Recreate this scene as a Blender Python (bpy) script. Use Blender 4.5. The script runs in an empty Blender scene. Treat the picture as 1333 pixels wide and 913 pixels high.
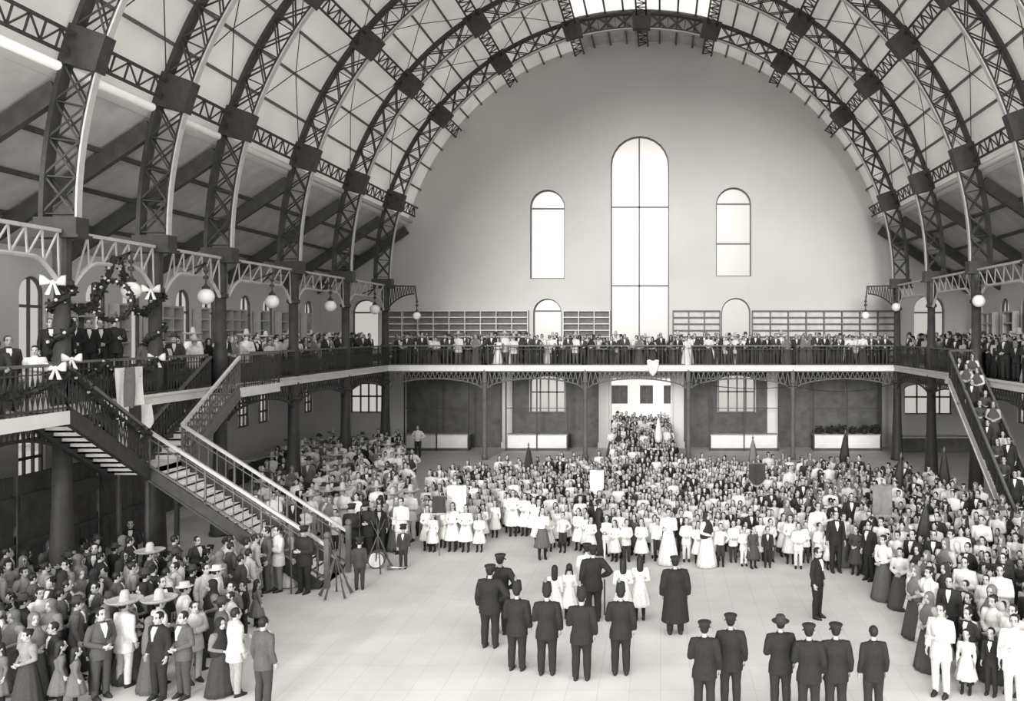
WORLD, SUN, SUNDIR, EXPO, ROOFT, GLASSV, SUNANG = 2.35, 2.9, (-.08, -.97, .17), 0.0, .38, .5, .24
import bpy, bmesh, math, random
import numpy as np
from mathutils import Vector, Matrix
from mathutils.geometry import tessellate_polygon
random.seed(7); rng = np.random.default_rng(11)
C = bpy.context.scene.collection
PI = math.pi
sc = bpy.context.scene
# ------------------------------------------------------------------ measured layout (metres)
F = 1100.0; PX, PY = 860.0, 432.0; H = 7.1          # focal length in px, principal point, eye height above the hall floor
D = [46.8, 40.9, 35.1, 29.5, 25.7, 21.7]            # planes of the arched ribs
YW = 51.9                                           # back wall
XL, XR = -15.25, 13.1                               # column lines
WL, WR = -20.9, 18.8                                # side walls
XC, ZC = -1.06, 10.0                                # axis of the vault
RI, RO, RS = 13.87, 14.8, 14.97                     # rib inner, rib outer, roof skin
YN = 15.0                                            # the near end, open behind the viewer
GZ = 5.2                                            # gallery floor
PLATES = [17.6, 39.2, 57.0, 74.5, 90.0, 105.5, 123.0, 140.8, 162.4]
def fl(px, py, z=0.0):                              # a point at height z from its place in the photograph
    y = F*(H-z)/(py-PY); return ((px-PX)*y/F, y)
def pxy(x, y, z): return (PX+F*x/y, PY-F*(z-H)/y)
# ------------------------------------------------------------------ materials
TINT = (1.0, 0.985, 0.965)
def g(v, a=1.0): return (v*TINT[0], v*TINT[1], v*TINT[2], a)
def newmat(name):
    m = bpy.data.materials.new(name); m.use_nodes = True
    nt = m.node_tree; nt.nodes.clear()
    out = nt.nodes.new('ShaderNodeOutputMaterial'); return m, nt, out
def mat(name, v, rough=0.6, var=0.12, scale=3.0, metal=0.0, spec=0.3, detail=4.0):
    m, nt, out = newmat(name)
    b = nt.nodes.new('ShaderNodeBsdfPrincipled')
    b.inputs['Roughness'].default_value = rough; b.inputs['Metallic'].default_value = metal
    b.inputs['Specular IOR Level'].default_value = spec
    tc = nt.nodes.new('ShaderNodeTexCoord'); no = nt.nodes.new('ShaderNodeTexNoise')
    no.inputs['Scale'].default_value = scale; no.inputs['Detail'].default_value = detail
    nt.links.new(tc.outputs['Object'], no.inputs['Vector'])
    cr = nt.nodes.new('ShaderNodeValToRGB')
    cr.color_ramp.elements[0].position = 0.3; cr.color_ramp.elements[1].position = 0.7
    cr.color_ramp.elements[0].color = g(v*(1-var)); cr.color_ramp.elements[1].color = g(min(1, v*(1+var)))
    nt.links.new(no.outputs['Fac'], cr.inputs['Fac']); nt.links.new(cr.outputs['Color'], b.inputs['Base Color'])
    nt.links.new(b.outputs[0], out.inputs[0]); return m
def mat_translucent(name, v, t, seam=None):
    m, nt, out = newmat(name)
    d = nt.nodes.new('ShaderNodeBsdfDiffuse'); d.inputs[0].default_value = g(v)
    tr = nt.nodes.new('ShaderNodeBsdfTranslucent'); tr.inputs[0].default_value = g(0.92)
    mx = nt.nodes.new('ShaderNodeMixShader'); mx.inputs[0].default_value = t
    nt.links.new(d.outputs[0], mx.inputs[1]); nt.links.new(tr.outputs[0], mx.inputs[2])
    if seam:
        tc = nt.nodes.new('ShaderNodeTexCoord'); no = nt.nodes.new('ShaderNodeTexNoise')
        no.inputs['Scale'].default_value = 0.5; no.inputs['Detail'].default_value = 3
        nt.links.new(tc.outputs['Object'], no.inputs['Vector'])
        cr = nt.nodes.new('ShaderNodeValToRGB'); cr.color_ramp.elements[0].position = .3; cr.color_ramp.elements[1].position = .7
        cr.color_ramp.elements[0].color = g(.8); cr.color_ramp.elements[1].color = g(.96)
        nt.links.new(no.outputs['Fac'], cr.inputs['Fac']); nt.links.new(cr.outputs[0], tr.inputs[0])
    nt.links.new(mx.outputs[0], out.inputs[0]); return m
def mat_glass(name, v=0.86):
    m, nt, out = newmat(name)
    t = nt.nodes.new('ShaderNodeBsdfTransparent'); t.inputs[0].default_value = g(v)
    s = nt.nodes.new('ShaderNodeBsdfGlossy'); s.inputs[0].default_value = g(.8); s.inputs['Roughness'].default_value = .25
    mx = nt.nodes.new('ShaderNodeMixShader'); mx.inputs[0].default_value = .05
    nt.links.new(t.outputs[0], mx.inputs[1]); nt.links.new(s.outputs[0], mx.inputs[2])
    nt.links.new(mx.outputs[0], out.inputs[0]); return m
def mat_floor():
    m, nt, out = newmat('pale_stone_paving')
    b = nt.nodes.new('ShaderNodeBsdfPrincipled'); b.inputs['Roughness'].default_value = .7; b.inputs['Specular IOR Level'].default_value = .2
    tc = nt.nodes.new('ShaderNodeTexCoord'); br = nt.nodes.new('ShaderNodeTexBrick')
    br.offset = 0.0; br.inputs['Scale'].default_value = 1.0
    br.inputs['Brick Width'].default_value = 0.62; br.inputs['Row Height'].default_value = 0.62
    br.inputs['Mortar Size'].default_value = 0.012; br.inputs['Mortar Smooth'].default_value = .3
    br.inputs['Color1'].default_value = g(FLOOR_V); br.inputs['Color2'].default_value = g(FLOOR_V*.96); br.inputs['Mortar'].default_value = g(FLOOR_V*.86)
    nt.links.new(tc.outputs['Object'], br.inputs['Vector'])
    no = nt.nodes.new('ShaderNodeTexNoise'); no.inputs['Scale'].default_value = .8; no.inputs['Detail'].default_value = 6
    nt.links.new(tc.outputs['Object'], no.inputs['Vector'])
    mr = nt.nodes.new('ShaderNodeMapRange'); mr.inputs[1].default_value = .3; mr.inputs[2].default_value = .7; mr.inputs[3].default_value = .9; mr.inputs[4].default_value = 1.05
    nt.links.new(no.outputs['Fac'], mr.inputs[0])
    mu = nt.nodes.new('ShaderNodeVectorMath'); mu.operation = 'SCALE'
    nt.links.new(br.outputs['Color'], mu.inputs[0]); nt.links.new(mr.outputs[0], mu.inputs['Scale'])
    nt.links.new(mu.outputs[0], b.inputs['Base Color']); nt.links.new(b.outputs[0], out.inputs[0]); return m
def mat_object_colour(name, rough=.8, scale=25.0, var=.15, stripes=False):
    m, nt, out = newmat(name)
    b = nt.nodes.new('ShaderNodeBsdfPrincipled'); b.inputs['Roughness'].default_value = rough; b.inputs['Specular IOR Level'].default_value = .15
    oi = nt.nodes.new('ShaderNodeObjectInfo'); tc = nt.nodes.new('ShaderNodeTexCoord')
    no = nt.nodes.new('ShaderNodeTexNoise'); no.inputs['Scale'].default_value = scale; no.inputs['Detail'].default_value = 2
    nt.links.new(tc.outputs['Object'], no.inputs['Vector'])
    mr = nt.nodes.new('ShaderNodeMapRange'); mr.inputs[1].default_value = .3; mr.inputs[2].default_value = .7; mr.inputs[3].default_value = 1-var; mr.inputs[4].default_value = 1+var*.5
    nt.links.new(no.outputs['Fac'], mr.inputs[0])
    mu = nt.nodes.new('ShaderNodeVectorMath'); mu.operation = 'SCALE'
    nt.links.new(oi.outputs['Color'], mu.inputs[0]); nt.links.new(mr.outputs[0], mu.inputs['Scale'])
    nt.links.new(mu.outputs[0], b.inputs['Base Color']); nt.links.new(b.outputs[0], out.inputs[0]); return m
def mat_attr(name):
    m, nt, out = newmat(name)
    b = nt.nodes.new('ShaderNodeBsdfPrincipled'); b.inputs['Roughness'].default_value = .8; b.inputs['Specular IOR Level'].default_value = .15
    at = nt.nodes.new('ShaderNodeAttribute'); at.attribute_name = 'cloth_colour'
    nt.links.new(at.outputs['Color'], b.inputs['Base Color']); nt.links.new(b.outputs[0], out.inputs[0]); return m
FLOOR_V = .66
M = {}
M['floor'] = mat_floor()
M['plaster'] = mat('pale_lime_plaster', .56, .9, .05, .25, detail=6)
M['plaster_side'] = mat('grey_lime_plaster', .68, .9, .08, .4, detail=6)
M['white'] = mat('white_paint', .78, .6, .05, 2.0)
M['fascia'] = mat('white_painted_fascia', .72, .6, .06, 2.0)
M['iron'] = mat('dark_painted_iron', .05, .55, .2, 4.0, spec=.3)
M['iron_grey'] = mat('grey_painted_iron', .13, .5, .15, 4.0)
M['iron_light'] = mat('pale_iron_and_lit_flange', .5, .5, .08, 4.0)
M['roof'] = mat_translucent('glow_through_roof_sheets', .62, ROOFT, True)  # white roof sheets made translucent, an added glow that brightens the hall
M['sky_glass'] = mat_translucent('clear_roof_glass', .6, .7)
M['lean_to'] = mat('grey_board_roof', .6, .8, .15, 1.2)
M['rafter'] = mat('dark_timber', .08, .7, .2, 3.0)
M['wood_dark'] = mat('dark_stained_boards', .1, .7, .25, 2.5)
M['wood_mid'] = mat('brown_wood', .16, .7, .2, 3.0)
M['wood_pale'] = mat('pale_wood', .6, .7, .1, 3.0)
M['soffit'] = mat('gallery_boarding', .25, .8, .15, 2.0)
M['glass'] = mat_glass('window_glass', GLASSV)
M['globe'] = mat('opal_glass', .85, .25, .02, 2.0)
M['leaf'] = mat('dark_leaves', .03, .6, .4, 12.0)
M['flower'] = mat('pale_flowers', .6, .7, .2, 20.0)
M['cloth_white'] = mat('white_cloth', .8, .9, .06, 6.0)
M['cloth_dark'] = mat('dark_cloth', .045, .9, .2, 6.0)
M['cloth_grey'] = mat('grey_cloth', .2, .9, .15, 6.0)
M['skin'] = mat('skin', .42, .6, .12, 18.0)
M['eye'] = mat('dark_eyes', .02, .3, .1, 10.0)
M['lip'] = mat('lips', .13, .5, .1, 10.0)
M['hair'] = mat('black_hair', .018, .5, .3, 40.0)
M['cloth'] = mat_object_colour('dyed_cloth')
M['leather'] = mat('black_leather', .02, .45, .2, 20.0)
M['straw'] = mat('woven_straw', .45, .8, .2, 40.0)
M['brass'] = mat('polished_brass', .5, .3, .1, 10.0, metal=.8)
M['crowd'] = mat_attr('crowd_clothing')
# ------------------------------------------------------------------ mesh helpers
class MB:
    def __init__(s): s.v = []; s.f = []
    def add(s, vs, fs):
        o = len(s.v); s.v.extend([tuple(v) for v in vs]); s.f.extend([tuple(i+o for i in f) for f in fs]); return s
    def box(s, x0, x1, y0, y1, z0, z1):
        return s.add([(x0,y0,z0),(x1,y0,z0),(x1,y1,z0),(x0,y1,z0),(x0,y0,z1),(x1,y0,z1),(x1,y1,z1),(x0,y1,z1)],
              [(0,3,2,1),(4,5,6,7),(0,1,5,4),(1,2,6,5),(2,3,7,6),(3,0,4,7)])
    def bar(s, p, q, w, h=None, up=(0,0,1)):
        h = w if h is None else h
        p, q = Vector(p), Vector(q); d = (q-p)
        if d.length < 1e-6: return s
        d.normalize(); u = Vector(up)
        if abs(d.dot(u)) > .98: u = Vector((0,1,0)) if abs(d.y) < .9 else Vector((1,0,0))
        a = d.cross(u).normalized()*(w/2); b = a.cross(d).normalized()*(h/2)
        vs = [p-a-b,p+a-b,p+a+b,p-a+b,q-a-b,q+a-b,q+a+b,q-a+b]
        return s.add(vs, [(0,3,2,1),(4,5,6,7),(0,1,5,4),(1,2,6,5),(2,3,7,6),(3,0,4,7)])
    def tube(s, pts, rad, n=8, flat=1.0, ref=None):
        pts = [Vector(p) for p in pts]; m = len(pts)
        if not hasattr(rad, '__len__'): rad = [rad]*m
        rings = []; a = None
        for i, p in enumerate(pts):
            d = (pts[min(i+1,m-1)]-pts[max(i-1,0)])
            d = d.normalized() if d.length > 1e-9 else Vector((0,0,1))
            if a is None:
                r = Vector(ref) if ref else (Vector((0,1,0)) if abs(d.y) < .8 else Vector((1,0,0)))
                a = (r-d*r.dot(d)).normalized()
            else: a = (a-d*a.dot(d)).normalized()
            b = d.cross(a)
            rings.append([p+(a*math.cos(2*PI*k/n)*flat+b*math.sin(2*PI*k/n))*rad[i] for k in range(n)])
        return s.rings(rings)
    def rings(s, rings, cap=True, closed=False):
        n = len(rings[0]); vs = [v for r in rings for v in r]; fs = []
        m = len(rings)
        for i in range(m-1 if not closed else m):
            j = (i+1) % m
            for k in range(n):
                fs.append((i*n+k, i*n+(k+1)%n, j*n+(k+1)%n, j*n+k))
        if cap and not closed:
            fs.append(tuple(reversed(range(n)))); fs.append(tuple((m-1)*n+k for k in range(n)))
        return s.add(vs, fs)
    def loft(s, rows, n=14):                           # rows: (z, rx, ry, cx, cy)
        return s.rings([[(r[3]+r[1]*math.cos(2*PI*k/n), r[4]+r[2]*math.sin(2*PI*k/n), r[0]) for k in range(n)] for r in rows])
    def lathe(s, prof, c=(0,0,0), n=16, sx=1, sy=1):
        return s.rings([[(c[0]+r*sx*math.cos(2*PI*k/n), c[1]+r*sy*math.sin(2*PI*k/n), c[2]+z) for k in range(n)] for r, z in prof])
    def ball(s, c, r, n=10, m=7, sx=1, sy=1, sz=1):
        return s.rings([[(c[0]+r*sx*max(.02,math.sin(PI*i/m))*math.cos(2*PI*k/n), c[1]+r*sy*max(.02,math.sin(PI*i/m))*math.sin(2*PI*k/n), c[2]-r*sz*math.cos(PI*i/m)) for k in range(n)] for i in range(m+1)])
    def mesh(s, name, smooth=False):
        me = bpy.data.meshes.new(name); me.from_pydata(s.v, [], s.f); me.update()
        if smooth: me.shade_smooth()
        return me
    def build(s, name, m, parent=None, smooth=False, loc=None):
        return obj(name, s.mesh(name, smooth), m, parent, loc)
def obj(name, me, m, parent=None, loc=None):
    if m is not None and not me.materials: me.materials.append(M[m] if isinstance(m, str) else m)
    o = bpy.data.objects.new(name, me); C.objects.link(o)
    if parent is not None: o.parent = parent
    if loc is not None: o.location = loc
    return o
def tag(o, label=None, cat=None, group=None, kind=None):
    if label: o['label'] = label
    if cat: o['category'] = cat
    if group: o['group'] = group
    if kind: o['kind'] = kind
    return o
def empty(name, loc=(0,0,0), label=None, cat=None, group=None, rz=0):
    o = bpy.data.objects.new(name, None); C.objects.link(o); o.location = loc; o.rotation_euler = (0,0,rz)
    o.empty_display_size = .2
    return tag(o, label, cat, group)
def copy_tree(o, parent=None):
    kids = [c for c in o.children]
    c = o.copy(); C.objects.link(c)
    if parent is not None: c.parent = parent
    for k in kids: copy_tree(k, c)
    return c
def struct(o, label=None): return tag(o, label, None, None, 'structure')
# ------------------------------------------------------------------ floor, walls, vault
def arc(r, a0, a1, n): return [(XC+r*math.cos(a0+(a1-a0)*i/n), ZC+r*math.sin(a0+(a1-a0)*i/n)) for i in range(n+1)]
RAD = math.radians
mb = MB(); mb.box(WL-.3, WR+.3, -3, YW+.05, -.2, 0)
struct(mb.build('floor', 'floor'), 'pale paved hall floor')
mb = MB(); mb.box(-40, 40, YW+.06, 71, -.25, -.03)
struct(mb.build('ground', 'floor'), 'pale paving outside the doorway')
def arch_pts(x0, x1, z0, z1, rise=None, n=12):
    w = (x1-x0)/2; r = w if rise is None else rise; cx = (x0+x1)/2
    return [(x0,z0),(x1,z0)]+[(cx+w*math.cos(PI*i/n), z1-r+r*math.sin(PI*i/n)) for i in range(n+1)]
def wall_mesh(outline, holes, to3, thick):
    loops = [outline]+holes
    polys = [[Vector((p[0], p[1], 0)) for p in l] for l in loops]
    tris = tessellate_polygon(polys)
    flat = [p for l in loops for p in l]; n = len(flat); mb = MB()
    mb.v = [to3(p[0], 0, p[1]) for p in flat]+[to3(p[0], thick, p[1]) for p in flat]
    mb.f = [tuple(t) for t in tris]+[tuple(i+n for i in reversed(t)) for t in tris]
    o = 0
    for l in loops:
        k = len(l)
        for i in range(k): mb.f.append((o+i, o+(i+1)%k, n+o+(i+1)%k, n+o+i))
        o += k
    return mb
def finish(mb, name, m, parent=None):
    o = mb.build(name, m, parent); b = bmesh.new(); b.from_mesh(o.data); bmesh.ops.recalc_face_normals(b, faces=b.faces); b.to_mesh(o.data); b.free(); return o
BK = lambda u, d, z: (u, YW+d, z)
LF = lambda u, d, z: (WL-d, u, z)
RT = lambda u, d, z: (WR+d, u, z)
NWIN = [0]
def window(to3, x0, x1, z0, z1, rise=None, vbars=(), hbars=(), wall='', deep=.3, fr=.07):
    if deep == .35: deep = .13
    """an opening's frame, bars and glass; returns the hole's outline"""
    NWIN[0] += 1
    pts = arch_pts(x0, x1, z0, z1, rise)
    e = MB(); n = len(pts); cx, cz = (x0+x1)/2, (z0+z1)/2
    inn = arch_pts(x0+fr, x1-fr, z0+fr, z1-fr, None if rise is None else rise)
    vs = []; fs = []
    for d in (deep-.05, deep+.05):
        vs += [to3(p[0], d, p[1]) for p in pts]+[to3(p[0], d, p[1]) for p in inn]
    for i in range(n):
        j = (i+1) % n
        fs += [(i, j, n+j, n+i), (2*n+j, 2*n+i, 3*n+i, 3*n+j), (n+i, n+j, 3*n+j, 3*n+i)]
    e.add(vs, fs)
    def zt(x):
        w = (x1-x0)/2; r = w if rise is None else rise; t = max(-1, min(1, (x-cx)/w)); return z1-r+r*math.sqrt(max(0, 1-t*t))
    for b in vbars: e.bar(to3(b, deep, z0), to3(b, deep, zt(b)), .09, .06)
    for b in hbars: e.bar(to3(x0, deep, b), to3(x1, deep, b), .06, .1)
    w = empty('window_%d' % NWIN[0]); w['kind'] = 'structure'; w['label'] = wall
    e.build('window_frame', 'iron_grey', w)
    p = MB(); a = [to3(q[0], deep+.01, q[1]) for q in pts]; b = [to3(q[0], deep-.01, q[1]) for q in pts]
    p.rings([a, b]); p.build('pane', 'glass', w)
    return pts
sw = F/YW
def bx(px): return (px-PX)/sw
def bz(py): return H+(PY-py)/sw
holes = []
holes.append(window(BK, bx(795), bx(871), 5.9, bz(177), None, [bx(832)], [bz(269), bz(372)], 'tall round-headed window in the end wall'))
holes.append(window(BK, bx(690), bx(735), bz(363), bz(247), None, [], [bz(271)], 'upper round-headed window of the end wall with one bar'))
holes.append(window(BK, bx(932), bx(978), bz(360), bz(244), None, [], [bz(265), bz(317)], 'upper round-headed window of the end wall with two bars'))
holes.append(window(BK, bx(694), bx(731), 6.0, bz(389), None, [], [bz(405)], 'small round-headed window between the gallery shelves'))
holes.append(window(BK, bx(939), bx(977), 6.0, bz(388), None, [], [], 'small round-headed window beside the long shelves'))
holes.append(window(BK, bx(458), bx(492), 6.0, bz(390), None, [], [bz(407)], 'round-headed window at the staircase end of the gallery'))
holes.append(window(BK, bx(1190), bx(1230), 6.0, bz(384), None, [], [bz(407)], 'round-headed window behind the far gallery column'))
def low(px0, px1, py0, py1, lab):
    x0, x1 = bx(px0), bx(px1); w = x1-x0
    holes.append(window(BK, x0, x1, bz(py1), bz(py0), .3, [x0+w*.28, x0+w*.52, x0+w*.76], [bz((py0*.55+py1*.45))], lab))
low(690, 735, 489, 538, 'barred window under the gallery above a white counter')
low(935, 983, 488, 538, 'barred window under the gallery beyond the doorway')
low(455, 499, 499, 538, 'barred window under the gallery near the stair foot')
low(1178, 1240, 499, 540, 'barred window under the gallery behind the far columns')
DX0, DX1, DZ = bx(795), bx(873), bz(492)
holes.append([(DX0,-.1),(DX1,-.1),(DX1,DZ),(DX0,DZ)])
R2 = RS+.25; t0 = RAD(14.5)
out = [(WL-.3,-.1),(DX0-.001,-.1)]
out = [(WL-.3,-.2),(WR+.3,-.2),(WR+.3,9.9)]+arc(R2, t0, PI-t0, 64)+[(WL-.3,9.9)]
finish(wall_mesh(out, holes, BK, .55), 'wall_back', 'plaster'); struct(bpy.data.objects['wall_back'], 'tall plastered end wall')
# side walls: pairs of arched windows above, barred ones below
wy = [28.1, 31.3, 33.4, 37.0, 39.1, 42.6, 45.0, 48.3, 50.2]
LH = [window(LF, y-.58, y+.58, 5.75, 8.95, None, [y], [7.95], 'round-headed window of the gallery wall by the staircase', .35) for y in wy]
for y in (24.2, 28.1, 31.3, 33.4, 37.0, 39.1, 42.4, 44.5, 50.2):
    LH.append(window(LF, y-.6, y+.6, 2.3, 4.1, .02, [y-.2, y+.2], [2.9, 3.5], 'barred ground-floor window of the staircase side', .35))
finish(wall_mesh([(YN,-.2),(YW+.3,-.2),(YW+.3,9.9),(YN,9.9)], LH, LF, .25), 'wall_left', 'plaster_side'); struct(bpy.data.objects['wall_left'], 'plastered side wall behind the staircase')
RH = [window(RT, y-.58, y+.58, 5.75, 8.95, None, [y], [7.95], 'round-headed window of the opposite gallery wall', .35) for y in (40, 43.5, 46.2, 50)]
for y in (40.5, 44.0, 49.0): RH.append(window(RT, y-.6, y+.6, 2.3, 4.1, .02, [y], [3.2], 'barred ground-floor window of the straight-stair side', .35))
finish(wall_mesh([(YN,-.2),(YW+.3,-.2),(YW+.3,9.9),(YN,9.9)], RH, RT, .25), 'wall_right', 'plaster_side'); struct(bpy.data.objects['wall_right'], 'plastered side wall behind the straight stair')
# vault skin in two flanks and a glazed crown
def vault(name, a0, a1, m, lab, r=RS, th=.06, y0=None, y1=None):
    y0 = YN if y0 is None else y0; y1 = YW+.3 if y1 is None else y1
    n = max(4, int(abs(a1-a0)/2)); A = arc(r, RAD(a0), RAD(a1), n); B = arc(r+th, RAD(a0), RAD(a1), n); mb = MB()
    sec = A+B[::-1]
    mb.rings([[(p[0], y0, p[1]) for p in sec], [(p[0], y1, p[1]) for p in sec]])
    o = finish(mb, name, m); return struct(o, lab)
vault('ceiling', 75.2, 14.0, 'roof', 'panelled vault on the straight-stair flank')
vault('ceiling_staircase_flank', 166.0, 104.8, 'roof', 'panelled vault on the staircase flank')
vault('ceiling_crown', 104.8, 75.2, 'sky_glass', 'glazed crown of the vault', y1=D[0])
vault('ceiling_boarded', 104.8, 75.2, 'lean_to', 'boarded end of the vault crown before the end wall', y0=D[0])
# lean-to roofs over the side galleries
def leanto(side, name):
    th = RAD(14.0) if side > 0 else PI-RAD(14.0)
    xa, za = XC+(RS+.05)*math.cos(th), ZC+(RS+.05)*math.sin(th); xb = (WR+.3) if side > 0 else (WL-.3); zb = 9.85
    mb = MB(); sec = [(xa,za),(xb,zb),(xb,zb+.2),(xa,za+.2)]
    mb.rings([[(p[0], YN, p[1]) for p in sec], [(p[0], YW+.3, p[1]) for p in sec]])
    struct(finish(mb, name, 'lean_to'), 'boarded lean-to roof over the side gallery')
    r0 = None
    for i, y in enumerate(D+[YW-.4, 17.9]):
        if r0 is None:
            m2 = MB(); m2.bar((xa-.15*side, 0, za-.32), (xb-.2*side, 0, zb-.25), .2, .5, up=(0,0,1))
            r0 = m2.build('roof_rafter', 'rafter', loc=(0, y, 0)); o = r0
        else: o = r0.copy(); C.objects.link(o); o.location = (0, y, 0)
        at = 'nearest rib' if i == 5 else ('end wall' if i == 6 else '%s rib from the end wall' % ['first','second','third','fourth','fifth','sixth',''][min(i,6)])
        if i == 7: at = 'open near end of the hall'
        tag(o, 'sloping rafter of the lean-to %s, %s' % ('by the straight stair' if side > 0 else 'above the double stair', at), 'rafter', 'lean-to rafters')
    for k in range(1, 4):
        t = k/4; mp = MB(); x, z = xa+(xb-xa)*t, za+(zb-za)*t-.1
        mp.bar((x, YN, z), (x, YW, z), .1, .14)
        o = mp.build('roof_purlin', 'rafter'); tag(o, 'long thin purlin of the lean-to %s, %s from its top' % ('by the straight stair' if side > 0 else 'above the double stair', ['first','second','third'][k-1]), 'purlin', 'lean-to purlins')
    mt = MB(); rr = RS-.14; th2 = RAD(15.2) if side > 0 else PI-RAD(15.2)
    mt.tube([(XC+rr*math.cos(th2), YN, ZC+rr*math.sin(th2)), (XC+rr*math.cos(th2), YW, ZC+rr*math.sin(th2))], .13, 10)
    struct(mt.build('trim_1' if side < 0 else 'trim_2', 'white', smooth=True), 'white cornice at the foot of the vault')
leanto(-1, 'ceiling_aisle_left'); leanto(1, 'ceiling_aisle_right')
# ------------------------------------------------------------------ arched ribs
def P(r, a, y=0.0): return (XC+r*math.cos(a), y, ZC+r*math.sin(a))
def chord(r0, r1, w, name, m, parent, a0=0.0, a1=PI, n=120):
    mb = MB(); rg = []
    for i in range(n+1):
        a = a0+(a1-a0)*i/n
        rg.append([P(r0,a,-w/2), P(r0,a,w/2), P(r1,a,w/2), P(r1,a,-w/2)])
    mb.rings(rg); return finish(mb, name, m, parent)
def make_rib(y):
    root = empty('arched_roof_truss', (0,y,0))
    chord(RI, RI+.05, .2, 'inner_flange', 'iron_light', root)  # paler than the rib's other iron: light falling on the flange put into its colour
    chord(RI+.05, RI+.16, .05, 'inner_web', 'iron', root)
    chord(RO-.12, RO, .36, 'outer_chord', 'iron', root)
    edges = [0.0]+PLATES+[180.0]
    for i in range(len(edges)-1):
        a, b = edges[i]+(2.0 if i else .5), edges[i+1]-(2.0 if i < len(edges)-2 else .5)
        k = max(3, round((b-a)/4.0)); mb = MB()
        for q in range(k):
            u, v = RAD(a+(b-a)*q/k), RAD(a+(b-a)*(q+1)/k)
            for s in (-.13, .13):
                mb.bar(P(RI+.06,u,s), P(RO-.06,v,s), .055, .02, up=(0,1,0)); mb.bar(P(RO-.06,u,s*.8), P(RI+.06,v,s*.8), .055, .02, up=(0,1,0))
            mb.bar(P(RI+.06,v,0), P(RO-.06,v,0), .035, .2, up=(0,1,0))
        mb.build('lattice_panel', 'iron', root)
    for a in PLATES:
        m2 = MB(); w = RAD(2.0); rg = []
        for q in range(5):
            t = RAD(a)-w+2*w*q/4; rg.append([P(RI-.02,t,-.21), P(RI-.02,t,.21), P(RO+.05,t,.21), P(RO+.05,t,-.21)])
        m2.rings(rg); finish(m2, 'gusset_box', 'iron', root)
    for a in (0, PI):
        m3 = MB(); x = XC+math.cos(a)*(RI+RO)/2
        m3.box(x-.55, x+.55, -.24, .24, ZC-.42, ZC+.02); m3.box(x-.62, x+.62, -.28, .28, ZC-.5, ZC-.42)
        m3.build('foot_plate', 'iron', root)
    return root
rn = ['farthest arched lattice rib, in front of the end wall', 'second arched lattice rib from the end wall', 'third arched lattice rib from the end wall',
      'fourth arched lattice rib from the end wall', 'second nearest arched lattice rib, springing above the stair landing', 'nearest arched lattice rib, springing from the garlanded column']
rib0 = make_rib(D[0])
for i, y in enumerate(D):
    r = rib0 if i == 0 else copy_tree(rib0)
    r.location = (0, y, 0); tag(r, rn[i], 'roof truss', 'arched roof trusses')
# girders across the bays at every gusset, thin purlins between
def girder_mesh(L):
    mb = MB()
    mb.bar((0,0,-.27), (0,L,-.27), .09, .09); mb.bar((0,0,.27), (0,L,.27), .09, .09)
    n = max(6, int(L/.55)); n += n % 2
    for k in range(n):
        y0, y1 = L*k/n, L*(k+1)/n
        mb.bar((0,y0,-.25), (0,y0,.25), .05, .03); mb.bar((0,y0,-.25 if k%2 else .25), (0,y1,.25 if k%2 else -.25), .045, .03)
    return mb.mesh('purlin_girder')
GP = ['first', 'second', 'third', 'fourth', 'ridge', 'fourth', 'third', 'second', 'first']
bays = [(YW, D[0])]+[(D[i], D[i+1]) for i in range(5)]+[(D[5], 14.0)]
bn = ['between end wall and first rib', 'between first and second ribs from end wall', 'between second and third ribs from end wall', 'between third and fourth ribs from end wall',
      'between fourth and fifth ribs from end wall', 'between the two nearest ribs', 'on the near side of the nearest rib']
for bi, (ya, yb) in enumerate(bays):
    me = girder_mesh(ya-yb-.3)
    for gi, a in enumerate(PLATES):
        o = obj('purlin_girder', me, 'iron'); rr = 14.6; t = RAD(a)
        o.location = P(rr, t, yb+.15); o.rotation_euler = (0, -t, 0)
        side = 'stair-landing flank' if a > 91 else 'straight-stair flank'
        lab = ('ridge lattice girder %s' % bn[bi]) if gi == 4 else 'lattice girder, %s up %s, %s' % (GP[gi], side, bn[bi])
        tag(o, lab, 'girder', 'lattice girders between the ribs')
pe = [14.0]+PLATES+[166.0]; first = None; cnt = 0
for i in range(len(pe)-1):
    a, b = pe[i], pe[i+1]
    if b-a < 6: continue
    for k in (1, 2, 3):
        t = a+(b-a)*k/4; cnt += 1
        mb = MB(); mb.bar((0,YN,0), (0,YW,0), .14, .1)
        o = mb.build('roof_purlin', 'iron_grey'); q = P(RS-.08, RAD(t)); o.location = (q[0], 0, q[2]); o.rotation_euler = (0, -RAD(t), 0)
        n = cnt if t < 90 else cnt
        tag(o, 'thin vault purlin, %s gap, %s strip, %s' % (['first','second','third','fourth','fourth','third','second','first','',''][min(i-1,9)] if i else 'lowest', ['lower','middle','upper'][k-1 if t < 90 else 3-k], 'straight-stair flank' if t < 90 else 'stair-landing flank'), 'purlin', 'thin vault purlins')
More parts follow.
